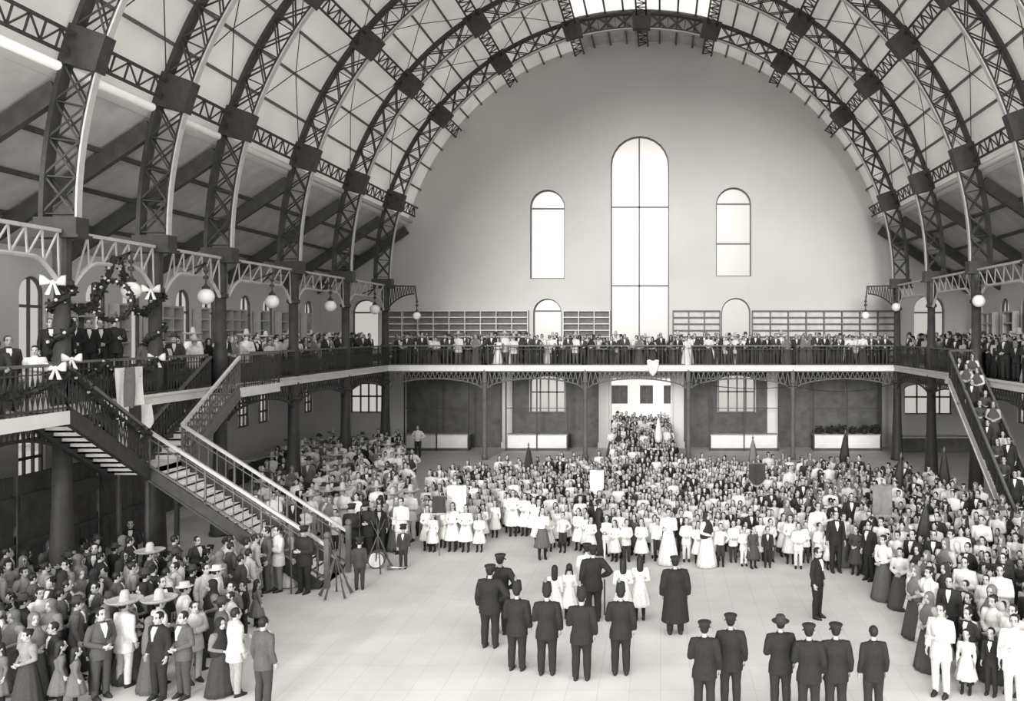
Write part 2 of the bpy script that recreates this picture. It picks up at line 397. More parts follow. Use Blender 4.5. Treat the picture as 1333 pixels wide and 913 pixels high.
# thin crossed tie rods under the panels: one pair in each bay and gap of the staircase flank and its opposite
for bi, (ya, yb) in enumerate(bays[1:6]):
    for (a, b, s) in ((140.8, 162.4, 'lower stair-landing'), (123, 140.8, 'middle stair-landing'), (105.5, 123, 'upper stair-landing'), (39.2, 17.6, 'lower straight-stair'), (57, 39.2, 'middle straight-stair')):
        mb = MB()
        mb.tube([P(RO-.1, RAD(a), ya), P(RO-.1, RAD((a+b)/2), (ya+yb)/2), P(RO-.1, RAD(b), yb)], .018, 5)
        mb.tube([P(RO-.15, RAD(a), yb), P(RO-.15, RAD((a+b)/2), (ya+yb)/2), P(RO-.15, RAD(b), ya)], .018, 5)
        tag(mb.build('wind_brace', 'iron'), 'thin crossed tie rods, %s panel %s' % (s, bn[bi+1]), 'tie rods', 'crossed tie rods')
# ------------------------------------------------------------------ gallery
slab = [(WL,YN),(XL-.02,YN),(XL-.02,D[0]),(XR+.02,D[0]),(XR+.02,YN),(WR,YN),(WR,YW),(WL,YW)]
mb = MB()
for (x0,x1,y0,y1) in ((WL,XL+.1,YN,YW),(XR-.1,WR,YN,YW),(XL+.1,XR-.1,D[0],YW)): mb.box(x0,x1,y0,y1,GZ-.16,GZ)
struct(mb.build('floor_gallery', 'soffit'), 'boarded gallery floor')
for nm,(x0,x1,y0,y1) in {'trim_3':(XL-.05,XR+.05,D[0]-.12,D[0]+.05)}.items():
    mb = MB(); mb.box(x0,x1,y0,y1,GZ-.27,GZ+.02); mb.box(x0,x1,y0-.06,y1,GZ-.02,GZ+.05); struct(mb.build(nm,'fascia'), 'white edge of the back gallery')
mb = MB(); mb.box(XL+.05,XL+.2,YN,D[0]-.1,GZ-.27,GZ+.02); mb.box(XL+.05,XL+.26,YN,D[0]-.1,GZ-.02,GZ+.05); struct(mb.build('trim_4','fascia'),'white edge of the gallery by the staircase')
mb = MB(); mb.box(XR-.2,XR-.05,YN,D[0]-.1,GZ-.27,GZ+.02); mb.box(XR-.26,XR-.05,YN,D[0]-.1,GZ-.02,GZ+.05); struct(mb.build('trim_5','fascia'),'white edge of the gallery by the straight stair')
# joists under the slab
mb = MB()
for x in np.arange(-14.5, 13, 1.4): mb.box(x, x+.12, D[0]+.1, YW, GZ-.36, GZ-.16)
struct(mb.build('trim_6', 'rafter'), 'joists under the back gallery')
mb = MB()
for y in np.arange(10, 46, 1.4): mb.box(WL, XL, y, y+.12, GZ-.36, GZ-.16); mb.box(XR, WR, y, y+.12, GZ-.36, GZ-.16)
struct(mb.build('trim_7', 'rafter'), 'joists under the side galleries')
# columns
def column(name, x, y, label, upper=True, r=.22, m='iron', foot=True):
    root = empty(name, (x,y,0), label, 'column', 'iron columns')
    mb = MB(); n = 12
    if foot: mb.lathe([(r*1.65,0),(r*1.65,.12),(r*1.5,.16),(r*1.4,.9),(r*1.25,1.6),(r*1.05,2.6),(r*.95,4.3)], n=n)
    else: mb.lathe([(r*1.3,0),(r*1.3,.3),(r,.34),(r,4.3)], n=n)
    mb.build('lower_shaft', m, root, True)
    m2 = MB(); m2.lathe([(r*.95,4.25),(r*1.3,4.3),(r*1.3,4.38),(r,4.42),(r,GZ-.2)], n=n); m2.build('lower_capital', m, root)
    if upper:
        m3 = MB(); m3.lathe([(r*1.05,GZ),(r*1.05,GZ+1.2),(r*.88,GZ+1.25),(r*.82,8.3)], n=n); m3.build('upper_shaft', m, root, True)
        m4 = MB(); m4.lathe([(r*.82,8.25),(r*1.2,8.3),(r*1.2,8.4),(r*.95,8.45),(r*.95,9.5)], n=n); m4.build('upper_capital', m, root)
    return root
cn = ['corner column at the end of the back gallery on the stair-landing side', 'second column from the end wall on the stair-landing side', 'third column from the end wall on the stair-landing side',
      'column with a bowed railing just beyond the stair landing', 'column with a white bow rising behind the stair landing', 'nearest column, garlanded, over the dignitaries']
cr_ = ['corner column with a flared foot on the straight-stair side', 'flared column second from the end wall on the straight-stair side', 'third column from the end wall beside the straight stair',
       'fourth column of the straight-stair side', 'fifth column of the straight-stair side', 'nearest column of the straight-stair side']
for i, y in enumerate(D):
    column('iron_column', XL-(.12 if i >= 3 else 0), y, cn[i]); column('iron_column', XR, y, cr_[i])
tag(column('iron_column', XL-.1, 17.9, 'column of the near bay outside the garlands'))
bxp = [(631-PX)/23.5, (762-PX)/23.5, (896-PX)/23.5, (1032-PX)/23.5]
for i, x in enumerate(bxp):
    column('slender_gallery_post', x, D[0], 'slender grey post under the back gallery, %s from the stair-landing corner' % ['first','second','third','fourth'][i], False, .13, 'iron_grey', False)
# spandrel trusses under the gallery edge and lattice beams at the springing
def spandrel(p, q, label, m='iron_grey', ztop=GZ-.27):
    p, q = Vector(p), Vector(q); L = (q-p).length; d = (q-p).normalized()
    root = empty('gallery_spandrel', (p.x,p.y,0), label, 'bracket truss', 'arched bracket trusses under the gallery', math.atan2(d.y, d.x))
    def zz(t): return 3.98+.52*min(1, math.sin(PI*t)**.55) if 0 < t < 1 else 3.98
    N = 20; a = MB(); a.tube([(L*k/N, 0, zz(k/N)) for k in range(N+1)], .045, 6); a.build('arched_chord', m, root)
    b = MB(); b.bar((0,0,ztop-.02), (L,0,ztop-.02), .08, .1); b.bar((.3,0,4.52), (L-.3,0,4.52), .035, .035); b.build('straight_chord', m, root)
    c = MB()
    for k in range(N):
        c.bar((L*k/N,0,zz(k/N)), (L*(k+.5)/N,0,ztop-.04), .035); c.bar((L*(k+.5)/N,0,ztop-.04), (L*(k+1)/N,0,zz((k+1)/N)), .035)
    c.build('lattice', m, root); return root
xs = [XL]+bxp+[XR]
for i in range(5): spandrel((xs[i]+.15, D[0]-.02, 0), (xs[i+1]-.15, D[0]-.02, 0), 'arched bracket truss under the back gallery, bay %s from the stair-landing corner' % ['one','two','three','four','five'][i])
ys = D+[17.9]
for i in range(6):
    spandrel((XL+.05, ys[i+1]+.2, 0), (XL+.05, ys[i]-.2, 0), 'arched bracket truss under the staircase-side gallery, bay %s from the end wall' % ['one','two','three','four','five','six'][i], 'iron')
for i in range(4):
    spandrel((XR-.05, ys[i+1]+.2, 0), (XR-.05, ys[i]-.2, 0), 'arched bracket truss under the straight-stair gallery, bay %s from the end wall' % ['one','two','three','four'][i], 'iron')
def springer(x, y0, y1, label, m='iron_light'):
    L = y1-y0; root = empty('springing_girder', (x,y0,0), label, 'girder', 'lattice girders at the springing', PI/2)
    def zz(t):
        e = min(t, 1-t)*L; return 8.95-.65*max(0, 1-e/.95)**1.8
    N = 28; a = MB(); a.bar((0,0,9.66), (L,0,9.66), .12, .09)
    a.build('top_chord', m, root)
    b = MB(); b.tube([(L*k/N,0,zz(k/N)) for k in range(N+1)], .06, 6); b.build('arched_chord', m, root)
    c = MB(); n = 6
    for k in range(n):
        c.bar((L*k/n,0,zz(k/n)), (L*(k+.9)/n,0,9.64), .04, .03); c.bar((L*(k+.9)/n,0,9.64), (L*(k+1)/n,0,zz((k+1)/n)), .04, .03)
    c.build('lattice', m, root)
    return root
for i in range(6): springer(XL, ys[i+1]+.27, ys[i]-.27, 'lattice springing girder over the staircase-side gallery, bay %s from the end wall' % ['one','two','three','four','five','six'][i])
for i in range(4): springer(XR, ys[i+1]+.27, ys[i]-.27, 'lattice springing girder over the straight-stair gallery, bay %s from the end wall' % ['one','two','three','four'][i])
# brackets reaching into the hall from the two corner columns
def corner_bracket(x, s, label):
    root = empty('corner_bracket', (x, D[0], 0), label, 'bracket', 'corner lattice brackets')
    a = MB(); a.bar((0,0,9.65),(s*1.55,0,9.6),.09,.09); a.bar((s*1.5,0,9.6),(s*1.6,0,8.75),.07); a.build('arm','iron',root)
    b = MB(); N = 10; pts = [(s*1.45*k/N,0,8.35+.85*math.sin(PI/2*k/N)**.7) for k in range(N+1)]; b.tube(pts,.045,6)
    for k in range(N): b.bar(pts[k],(s*1.5*(k+.5)/N,0,9.6),.035); b.bar((s*1.5*(k+.5)/N,0,9.6),pts[k+1],.035)
    b.build('lattice','iron',root)
corner_bracket(XL+.15, 1, 'lattice bracket carrying a lamp on the stair-landing corner column')
corner_bracket(XR-.15, -1, 'lattice bracket carrying a lamp on the straight-stair corner column')
# railings
def railing(pts, label, group='gallery railings', m='iron', step=.16, top=1.12, cat='railing', rail='iron_grey', dense=True):
    p = [Vector(q) for q in pts]; root = empty('iron_railing', p[0], label, cat, group)
    q = [v-p[0] for v in p]; a = MB(); b = MB()
    up = Vector((0,0,1))
    for i in range(len(q)-1):
        a.bar(q[i]+up*top, q[i+1]+up*top, .08, .07)
        b.bar(q[i]+up*.1, q[i+1]+up*.1, .04, .04); b.bar(q[i]+up*(top-.2), q[i+1]+up*(top-.2), .03, .03)
        L = (q[i+1]-q[i]).length; n = max(2, int(L/step))
        for k in range(n+1):
            v = q[i].lerp(q[i+1], k/n); b.bar(v+up*.02, v+up*top, .022 if k % 8 else .05)
            if dense and k < n:
                w = q[i].lerp(q[i+1], (k+1)/n); b.bar(v+up*.14, w+up*(top-.22), .016); b.bar(w+up*.14, v+up*(top-.22), .016)
    a.build('top_rail', rail, root); b.build('baluster_lattice', m, root)
    return root
for i in range(5): railing([(xs[i]+.2, D[0]-.05, GZ), (xs[i+1]-.2, D[0]-.05, GZ)], 'thin iron railing of the back gallery, bay %s from the stair-landing corner' % ['one','two','three','four','five'][i], step=.2, dense=False)
for i in range(3): railing([(XL+.12, ys[i]-.2, GZ), (XL+.12, ys[i+1]+.2, GZ)] if i < 2 else [(XL+.12, ys[2]-.2, GZ), (XL+.12, 31.2, GZ), (-14.1, 31.2, GZ), (-14.1, 28.3, GZ)], 'gallery railing on the staircase side, bay %s from the end wall' % ['one','two','three meeting the stair head'][i])
railing([(XL+.12, 28.2, GZ), (XL+.12, 25.95, GZ)], 'short railing behind the far stair flight')
railing([(XL+.12, 25.4, GZ), (XL+.12, 20.2, GZ)], 'garlanded balcony railing before the dignitaries')
railing([(-14.1, 20.1, GZ), (-14.1, 12.5, GZ)], 'balcony railing on the near stair head')
for i in range(2): railing([(XR-.12, ys[i]-.2, GZ), (XR-.12, ys[i+1]+.2, GZ)], 'gallery railing on the straight-stair side, bay %s from the end wall' % ['one','two'][i])
railing([(11.8, 34.5, GZ), (XR-.12, 35.0, GZ)], 'short railing at the straight stair head')
# ------------------------------------------------------------------ double staircase
X0, X1 = -15.1, -14.1; LZ = 3.3; YA, YB = 23.3, 24.9; YF, YNR = 28.3, 20.1; XE = -9.4
st = empty('double_staircase', (X1, YA, 0), 'iron double staircase with pale treads meeting at a landing', 'staircase')
O = Vector((X1, YA, 0))
def L3(x, y, z): return (x-O.x, y-O.y, z)
mb = MB(); mb.box(X0-O.x, X1-O.x, YA-O.y, YB-O.y, LZ-.15, LZ); mb.build('landing', 'fascia', st)
def flight(name, p, q, w, n, axis):                   # p top edge, q bottom edge (x, y, z) of one side; w = width vector
    a = MB(); b = MB(); p, q, w = Vector(p), Vector(q), Vector(w); d = q-p
    for k in range(n):
        u, v = p+Vector((d.x,d.y,0))*(k/n), p+Vector((d.x,d.y,0))*((k+1)/n); z = p.z+d.z*(k+1)/n
        c = [u, v, v+w, u+w]
        lo = [(e.x, e.y, z-.05) for e in c]; hi = [(e.x, e.y, z) for e in c]
        a.rings([lo, hi])
        r = [u, u+w]; zt = p.z+d.z*k/n
        a.add([(r[0].x,r[0].y,z-.05),(r[1].x,r[1].y,z-.05),(r[1].x,r[1].y,zt),(r[0].x,r[0].y,zt)], [(0,1,2,3)])
    finish(a, name, 'stair', st)
    return a
M['stair'] = mat('pale_stair_boards', .82, .7, .12, 3.0)
def stringer(p, q, m='iron', h=.34):
    p, q = Vector(p), Vector(q); s = MB(); s.bar(p-Vector((0,0,.12)), q-Vector((0,0,.12)), .07, h); s.bar(p-Vector((0,0,.12+h/2)), q-Vector((0,0,.12+h/2)), .14, .05)
    s.build('stringer', m, st)
flight('far_flight', L3(X0,YF,GZ), L3(X0,YB,LZ), (1.0,0,0), 11, 1)
flight('near_flight', L3(X0,YNR,GZ), L3(X0,YA,LZ), (1.0,0,0), 11, 1)
flight('lower_flight', L3(X1,YA,LZ), L3(XE,YA,0.0), (0,YB-YA,0), 19, 0)
for x in (X0, X1):
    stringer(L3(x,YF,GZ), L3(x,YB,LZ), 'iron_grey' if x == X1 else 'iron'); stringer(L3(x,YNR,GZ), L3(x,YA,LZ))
for y in (YA, YB): stringer(L3(X1,y,LZ), L3(XE,y,.15))
mb = MB(); mb.box(X0-O.x, X1-O.x, 12.5-O.y, YNR-O.y, GZ-.16, GZ); mb.build('near_head_slab', 'soffit', st)
mb = MB(); mb.box(X1-O.x-.05, X1-O.x+.05, 12.5-O.y, YNR-O.y, GZ-.3, GZ+.02); mb.build('near_head_fascia', 'fascia', st)
mb = MB(); mb.box(X0-O.x, X1-O.x, YF-O.y, 31.2-O.y, GZ-.16, GZ); mb.box(X1-O.x-.05, X1-O.x+.05, YF-O.y, 31.2-O.y, GZ-.3, GZ+.02); mb.build('far_head_slab', 'fascia', st)
for (x, y, z1) in ((X1-.1, YA+.1, LZ-.15), (X1-.1, YB-.1, LZ-.15), (X0+.1, YA+.1, LZ-.15)):
    m2 = MB(); m2.lathe([(.12,0),(.08,.1),(.07,z1)], L3(x,y,0), 8); m2.build('landing_post', 'iron', st)
def stair_rail(name, pts, m='iron', rail='iron_grey', posts=True, newel=False, pitch=.17, cross=True):
    a = MB(); b = MB(); up = Vector((0,0,1)); q = [Vector(L3(*v)) for v in pts]
    for i in range(len(q)-1):
        a.bar(q[i]+up*1.05, q[i+1]+up*1.05, .09, .08)
        b.bar(q[i]+up*.12, q[i+1]+up*.12, .05, .05); b.bar(q[i]+up*.85, q[i+1]+up*.85, .03, .03)
        L = (q[i+1]-q[i]).length; n = max(2, int(L/pitch))
        for k in range(n+1):
            v = q[i].lerp(q[i+1], k/n); b.bar(v, v+up*1.05, .024 if k % 6 else .05)
            if k < n and cross:
                w = q[i].lerp(q[i+1], (k+1)/n); b.bar(v+up*.15, w+up*.83, .016); b.bar(w+up*.15, v+up*.83, .016)
    if newel:
        e = q[-1]; b.bar(e-up*.1, e+up*1.25, .13); b.add(*ballmesh(e+up*1.33, .1))
    r = a.build(name, rail, st); b.build('baluster_lattice', m, r)
def ballmesh(c, r):
    t = MB(); t.ball(c, r, 8, 6); return t.v, t.f
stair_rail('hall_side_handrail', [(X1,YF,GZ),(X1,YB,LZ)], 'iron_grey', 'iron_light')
stair_rail('wall_side_handrail', [(X0,YF,GZ),(X0,YB,LZ),(X0,YA,LZ),(X0,YNR,GZ)])
stair_rail('near_flight_handrail', [(X1,YNR,GZ),(X1,YA,LZ)])
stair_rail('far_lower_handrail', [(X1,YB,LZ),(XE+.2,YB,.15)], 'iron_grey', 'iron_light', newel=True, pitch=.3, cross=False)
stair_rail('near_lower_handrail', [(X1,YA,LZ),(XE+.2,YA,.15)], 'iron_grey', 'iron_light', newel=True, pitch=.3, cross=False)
# the straight stair on the other side
ss = empty('straight_staircase', (11.8, 34.5, 0), 'straight stair falling from the gallery past the flared columns', 'staircase')
st, O = ss, Vector((11.8, 34.5, 0))
flight('flight', L3(11.8,34.5,GZ), L3(11.8,28.0,0.0), (.95,0,0), 26, 1)
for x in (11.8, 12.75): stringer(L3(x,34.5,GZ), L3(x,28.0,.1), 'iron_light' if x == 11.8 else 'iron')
stair_rail('hall_side_handrail', [(11.8,34.5,GZ),(11.8,28.0,0)]); stair_rail('wall_side_handrail', [(12.75,34.5,GZ),(12.75,28.0,0)])
mb = MB(); mb.box(0,.95,0,.6,GZ-.25,GZ+.02); mb.build('head_slab','fascia',ss)
# ------------------------------------------------------------------ shelves, counters, partitions
ORD = ['', 'first', 'second', 'third', 'fourth', 'fifth', 'sixth', 'seventh', 'eighth', 'ninth', 'tenth', 'eleventh', 'twelfth', 'thirteenth', 'fourteenth', 'fifteenth', 'sixteenth', 'seventeenth', 'eighteenth', 'nineteenth', 'twentieth']
def ordn(n):
    if n <= 20: return ORD[n]
    t = ['', '', 'twenty', 'thirty', 'forty', 'fifty', 'sixty', 'seventy', 'eighty', 'ninety'][n//10]
    return (t[:-1]+'ieth') if n % 10 == 0 else t+'-'+ORD[n % 10]
def shelf(to3, u0, u1, z0, z1, rows, cols, label, depth=.35, frame='wood_pale', back='wood_mid'):
    root = empty('shelf_unit', to3(u0, -depth, z0), label, 'shelves', 'open shelves on the gallery walls'); b0 = Vector(to3(u0, -depth, z0))
    def q(u, d, z): return Vector(to3(u, d, z))-b0
    def bxx(mb, ua, ub, da, db, za, zb):
        a, b = q(ua,da,za), q(ub,db,zb); mb.box(min(a.x,b.x),max(a.x,b.x),min(a.y,b.y),max(a.y,b.y),min(a.z,b.z),max(a.z,b.z))
    p = MB(); bxx(p, u0, u1, -.04, -.01, z0, z1); p.build('back_panel', back, root)
    f = MB(); 
    for k in range(rows+1):
        z = z0+(z1-z0)*k/rows; bxx(f, u0, u1, -depth, -.04, z-.035, z+.035)
    f.build('shelf', frame, root)
    v = MB()
    for k in range(cols+1):
        u = u0+(u1-u0)*k/cols; bxx(v, u-.03, u+.03, -depth-.01, -.04, z0, z1+.03)
    v.build('upright', frame, root)
zs = bz(405)
shelf(BK, bx(505), bx(690)-.1, GZ, zs, 8, 9, 'wide run of open shelves on the end wall beside the stair-landing corner')
shelf(BK, bx(734), bx(794), GZ, zs, 8, 3, 'short run of open shelves between small window and tall window')
shelf(BK, bx(876), bx(937), GZ, zs, 8, 3, 'short run of pale open shelves between tall window and second small window', .3, 'iron_grey', 'wood_pale')
shelf(BK, bx(979), bx(1165), GZ, zs, 8, 8, 'wide run of pale open shelves on the end wall beside the straight-stair corner', .3, 'iron_grey', 'wood_pale')
gaps = [(28.8,30.6,2),(32.0,32.7,1),(34.1,36.3,3),(37.7,38.4,1),(39.8,41.9,3),(43.3,44.3,1),(45.7,47.6,2),(49.0,49.55,1)]
for i,(a,b,c) in enumerate(gaps): shelf(LF, a, b, GZ, 8.15, 6, c, 'pigeonhole shelves on the gallery side wall by the stairs, %s from the near end' % ordn(i+1), .4)
for i,(a,b,c) in enumerate([(36.5,39.3,3),(40.8,42.7,2),(44.2,45.5,1),(46.9,49.2,3)]): shelf(RT, a, b, GZ, 8.15, 5, c, 'open shelves on the gallery side wall opposite the stairs, %s from the near end' % ordn(i+1), .4)
# dark boarding on the end wall under the gallery
bh = [[(bx(a)-.05, bz(c)-.06), (bx(b)+.05, bz(c)-.06), (bx(b)+.05, bz(d)+.06), (bx(a)-.05, bz(d)+.06)] for a,b,c,d in ((690,735,489,538),(935,983,488,538))]
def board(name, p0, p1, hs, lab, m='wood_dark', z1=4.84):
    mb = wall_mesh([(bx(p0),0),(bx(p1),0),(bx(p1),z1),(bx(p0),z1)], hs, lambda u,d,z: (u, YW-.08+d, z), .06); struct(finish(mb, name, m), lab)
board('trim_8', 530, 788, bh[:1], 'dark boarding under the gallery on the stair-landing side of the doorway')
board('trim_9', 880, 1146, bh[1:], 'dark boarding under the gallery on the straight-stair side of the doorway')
for i,(a,b) in enumerate(((655,668),(780,793),(877,890),(998,1012))):
    mb = MB(); mb.box(bx(a),bx(b),YW-.32,YW-.02,0,4.84); mb.box(bx(a)-.06,bx(b)+.06,YW-.38,YW-.02,0,.35); mb.box(bx(a)-.06,bx(b)+.06,YW-.38,YW-.02,4.5,4.84)
    struct(mb.build('trim_%d' % (10+i), 'plaster_side' if i != 1 else 'plaster'), 'plain pilaster of the end wall under the gallery')
# market counters with white fronts and slim frame posts
YC = 50.3; sC = F/YC
def counter(p0, p1, label):
    x0, x1 = (p0-PX)/sC, (p1-PX)/sC; L = x1-x0
    r = empty('market_counter', (x0, YC, 0), label, 'counter', 'white-fronted market counters')
    mb = MB(); mb.box(0,L,.05,.75,.1,.9); mb.build('body','wood_mid',r)
    for k in range(2):
        mb = MB(); mb.box(L*k/2+.03, L*(k+1)/2-.03, 0, .05, .17, .93); mb.build('front_panel','white',r)
    mb = MB(); mb.box(-.05,L+.05,-.04,.8,.9,.97); mb.build('counter_top','wood_pale',r)
    mb = MB(); mb.box(-.03,L+.03,.02,.78,0,.14); mb.build('plinth','wood_dark',r)
    for x in (-.05, L/2, L+.05):
        mb = MB(); mb.bar((x,-.06,0),(x,-.06,4.8),.07); mb.build('frame_post','iron',r)
    mb = MB(); mb.bar((-.05,-.06,2.55),(L+.05,-.06,2.55),.04); mb.build('frame_rail','iron',r)
counter(528, 609, 'white-fronted counter in the bay next to the stair-landing corner')
counter(660, 738, 'white-fronted counter below the barred window by the second post')
counter(925, 1012, 'white-fronted counter below the barred window beyond the doorway')
counter(1060, 1146, 'white-fronted counter stacked with dark leafy bunches')
def bunch(x, y, z, r, label, group, seed):
    rr = random.Random(seed); mb = MB()
    for k in range(70):
        a, b = rr.uniform(0,2*PI), rr.uniform(-.3,1); q = Vector((math.cos(a)*math.sqrt(1-b*b), math.sin(a)*math.sqrt(1-b*b), b*.9))*r*rr.uniform(.5,1)
        t = Vector((rr.uniform(-1,1), rr.uniform(-1,1), rr.uniform(-.3,1))).normalized()*r*.4; n = t.cross(Vector((rr.uniform(-1,1),rr.uniform(-1,1),rr.uniform(-1,1)))).normalized()*r*.13
        mb.add([q-t*.5, q+n, q+t*.5, q-n], [(0,1,2,3)])
    mb.ball((0,0,0), r*.55, 8, 5)
    o = mb.build('leafy_bunch', 'leaf'); o.location = (x,y,z+r*.5); tag(o, label, 'greenery', group); return o
for k in range(6): bunch((1068-PX)/sC+k*.68, YC+.4, .97, .36+.04*(k%3), 'dark leafy bunch on the white counter, %s from the doorway side' % ordn(k+1), 'leafy bunches on the counter', k)
# low plank counters along the staircase wall and the corner
def plank(x0,x1,y0,y1,h,label):
    r = empty('plank_counter', (x0,y0,0), label, 'counter', 'plank counters along the side walls')
    a = MB(); a.box(0.05,x1-x0-.05,0.05,y1-y0-.05,0,h-.05); a.build('body','wood_dark',r)
    b = MB(); b.box(0,x1-x0,0,y1-y0,h-.05,h); b.build('counter_top','wood_pale',r)
for k,(a,b) in enumerate(((22.5,26.6),(27.0,31.0),(31.4,35.6),(36.0,40.0),(40.4,46.5))): plank(-20.3,-19.4,a,b,.95,'dark plank counter along the staircase wall, %s from the near end' % ordn(k+1))
plank(-20.2,-16.2,47.6,48.4,.95,'plank counter across the corner behind the third column')
for k,(a,b) in enumerate(((13.8,15.6),(16.0,18.4))): plank(a,b,49.6,50.4,.9,'grey plank counter behind the flared columns, %s from the doorway' % ordn(k+1))
for k,y in enumerate((20.5,24.0,27.5)):
    mb = MB(); mb.box(-18.3,-18.22,y,y+3.3,0,3.0)
    for j in range(8): mb.box(-18.22,-18.2,y+.05+j*.41,y+.07+j*.41,0,3.0)
    mb.box(-18.2,-18.14,y,y+3.3,.95,1.1); mb.box(-18.2,-18.14,y,y+3.3,2.0,2.45)
    tag(mb.build('board_partition','wood_dark'), 'dark board partition behind the stair landing, %s from the near end' % ordn(k+1), 'partition', 'board partitions under the gallery')
# ------------------------------------------------------------------ doorway and the house across the street
mb = MB(); mb.box(DX0-.12,DX0,YW-.06,YW+.6,0,DZ+.12); mb.box(DX1,DX1+.12,YW-.06,YW+.6,0,DZ+.12); mb.box(DX0,DX1,YW-.06,YW+.6,DZ,DZ+.12)
d1 = empty('door_1'); d1['kind']='structure'; d1['label']='wide open central doorway'; mb.build('door_frame','plaster_side',d1)
hs = empty('facing_house', (0, 68, 0), 'white house with dark tall windows seen through the doorway', 'building')
def hx(p): return (p-PX)*68/F
def hz(p): return H+(PY-p)*68/F
mb = wall_mesh([(-5.5,-.1),(2.6,-.1),(2.6,5.2),(-5.5,5.2)], [[(hx(a),hz(526)),(hx(b),hz(526)),(hx(b),hz(502)),(hx(a),hz(502))] for a,b in ((796,817),(833,850),(864,876))], lambda u,d,z:(u,d,z), .5); finish(mb,'house_wall','white',hs)
for a,b in ((796,817),(833,850),(864,876)):
    mb = MB(); mb.box(hx(a),hx(b),.35,.4,hz(526),hz(502)); f = mb.build('window_leaf','wood_dark',hs)
    m2 = MB(); m2.bar(((hx(a)+hx(b))/2,.32,hz(526)),((hx(a)+hx(b))/2,.32,hz(502)),.06); m2.build('sash_bar','wood_mid',f)
# ------------------------------------------------------------------ lamps
def lamp(x, y, z, r, label, drop=.85):
    o = empty('globe_lamp', (x,y,z), label, 'lamp', 'hanging globe lamps')
    a = MB(); a.ball((0,0,0), r, 16, 10); a.build('globe','globe',o,True)
    b = MB(); b.lathe([(.02,r*.9),(r*.45,r*.95),(r*.5,r*1.15),(r*.2,r*1.4),(.05,r*1.6)],n=10); b.build('cap','iron',o)
    c = MB(); c.tube([(0,0,r*1.5),(0,0,r+drop)],.025,6); c.lathe([(.07,r+.3),(.09,r+.36),(.07,r+.42)],n=8); c.lathe([(.05,r+.5),(.08,r+.56),(.05,r+.62)],n=8); c.build('stem','iron',o)
    return o
for i,(y,n) in enumerate(((43.9,'one'),(38.0,'two'),(32.3,'three'),(27.6,'four'),(23.7,'five'))):
    lamp(XL+.4, y, 8.25, .26, 'white globe lamp over the staircase-side gallery, bay %s from the end wall' % n)
    mb = MB(); mb.bar((XL+.4,y,8.25+1.1),(XL,y,8.95),.05); mb.bar((XL-.35,y-.0,9.05),(XL+.45,y,9.35),.05)
    tag(mb.build('lamp_arm','iron'),'short iron lamp arm on the springing girder, bay %s from the end wall' % n,'bracket','lamp arms')
lamp(XL+1.75, D[0], 7.98, .22, 'white globe lamp on the bracket of the stair-landing corner')
lamp(XR-1.75, D[0], 8.0, .22, 'white globe lamp on the bracket of the straight-stair corner')
lamp(XR-.2, 46.3, 8.45, .24, 'white globe lamp close to the straight-stair corner column')
lamp(XR-.15, 34.4, 8.35, .26, 'white globe lamp beside the third straight-stair column')
# ------------------------------------------------------------------ festive decoration: bows, garlands, flags, medallion
def bow(x, y, z, s, label, rz=0):
    o = empty('ribbon_bow', (x,y,z), label, 'bow', 'white bows', rz)
    for k in (-1,1):
        a = MB(); a.rings([[(k*s*.08, -.06+.05*math.cos(t), s*.08*math.sin(t)) for t in np.linspace(0,2*PI,9)[:-1]],[(k*s*.45,-.12+.08*math.cos(t), s*.1+s*.3*math.sin(t)) for t in np.linspace(0,2*PI,9)[:-1]],[(k*s*.65,-.08+.05*math.cos(t), s*.12+s*.34*math.sin(t)) for t in np.linspace(0,2*PI,9)[:-1]]])
        a.build('loop','cloth_white',o,True)
        b = MB(); b.rings([[(k*s*.05+d, -.08+e, -.02) for d,e in ((-.05*s,-.02),(.05*s,-.02),(.05*s,.02),(-.05*s,.02))],[(k*s*.28+d,-.1+e,-s*.75) for d,e in ((-.12*s,-.02),(.12*s,-.02),(.12*s,.02),(-.12*s,.02))]]); b.build('tail','cloth_white',o)
    m = MB(); m.ball((0,-.07,.02),s*.12,8,6); m.build('knot','cloth_white',o,True)
bow(XL-.12, D[5]-.3, 8.35, .42, 'white bow high on the nearest garlanded column', .4)
bow(XL-.05, D[4]-.3, 8.35, .38, 'white bow high on the column behind the stair landing', .3)
bow(XL+.15, D[4]-.35, 6.3, .36, 'white bow on the railing at the column behind the landing', .3)
bow(XL+.3, D[5]-.2, 6.4, .34, 'white bow on the railing at the nearest column', .3)
bow(-14.0, 19.6, 6.25, .34, 'white bow on the rail at the near stair head', .2)
def garland(pts, r, label, seed):
    rr = random.Random(seed); mb = MB(); pts = [Vector(p) for p in pts]; fl_ = []
    mb.tube(pts, r*.45, 6)
    for i in range(len(pts)-1):
        for k in range(14):
            q = pts[i].lerp(pts[i+1], rr.random())+Vector((rr.uniform(-1,1),rr.uniform(-1,1),rr.uniform(-1,1)))*r*.6
            t = Vector((rr.uniform(-1,1),rr.uniform(-1,1),rr.uniform(-1,1))).normalized()*r*.9; n = t.cross(Vector((rr.uniform(-1,1),.3,rr.uniform(-1,1)))).normalized()*r*.3
            mb.add([q-t*.5,q+n,q+t*.5,q-n],[(0,1,2,3)])
        if rr.random() < .35: fl_.append(pts[i]+Vector((0,-r*.6,0)))
    o = mb.build('leaf_garland','leaf'); tag(o,label,'garland','leaf garlands')
    for q in fl_: m2 = MB(); m2.ball(q, r*.3, 6, 4); m2.build('paper_flower','flower',o)
    return o
def sag(p, q, d, n=14): p,q=Vector(p),Vector(q); return [p.lerp(q,k/n)-Vector((0,0,d*4*(k/n)*(1-k/n))) for k in range(n+1)]
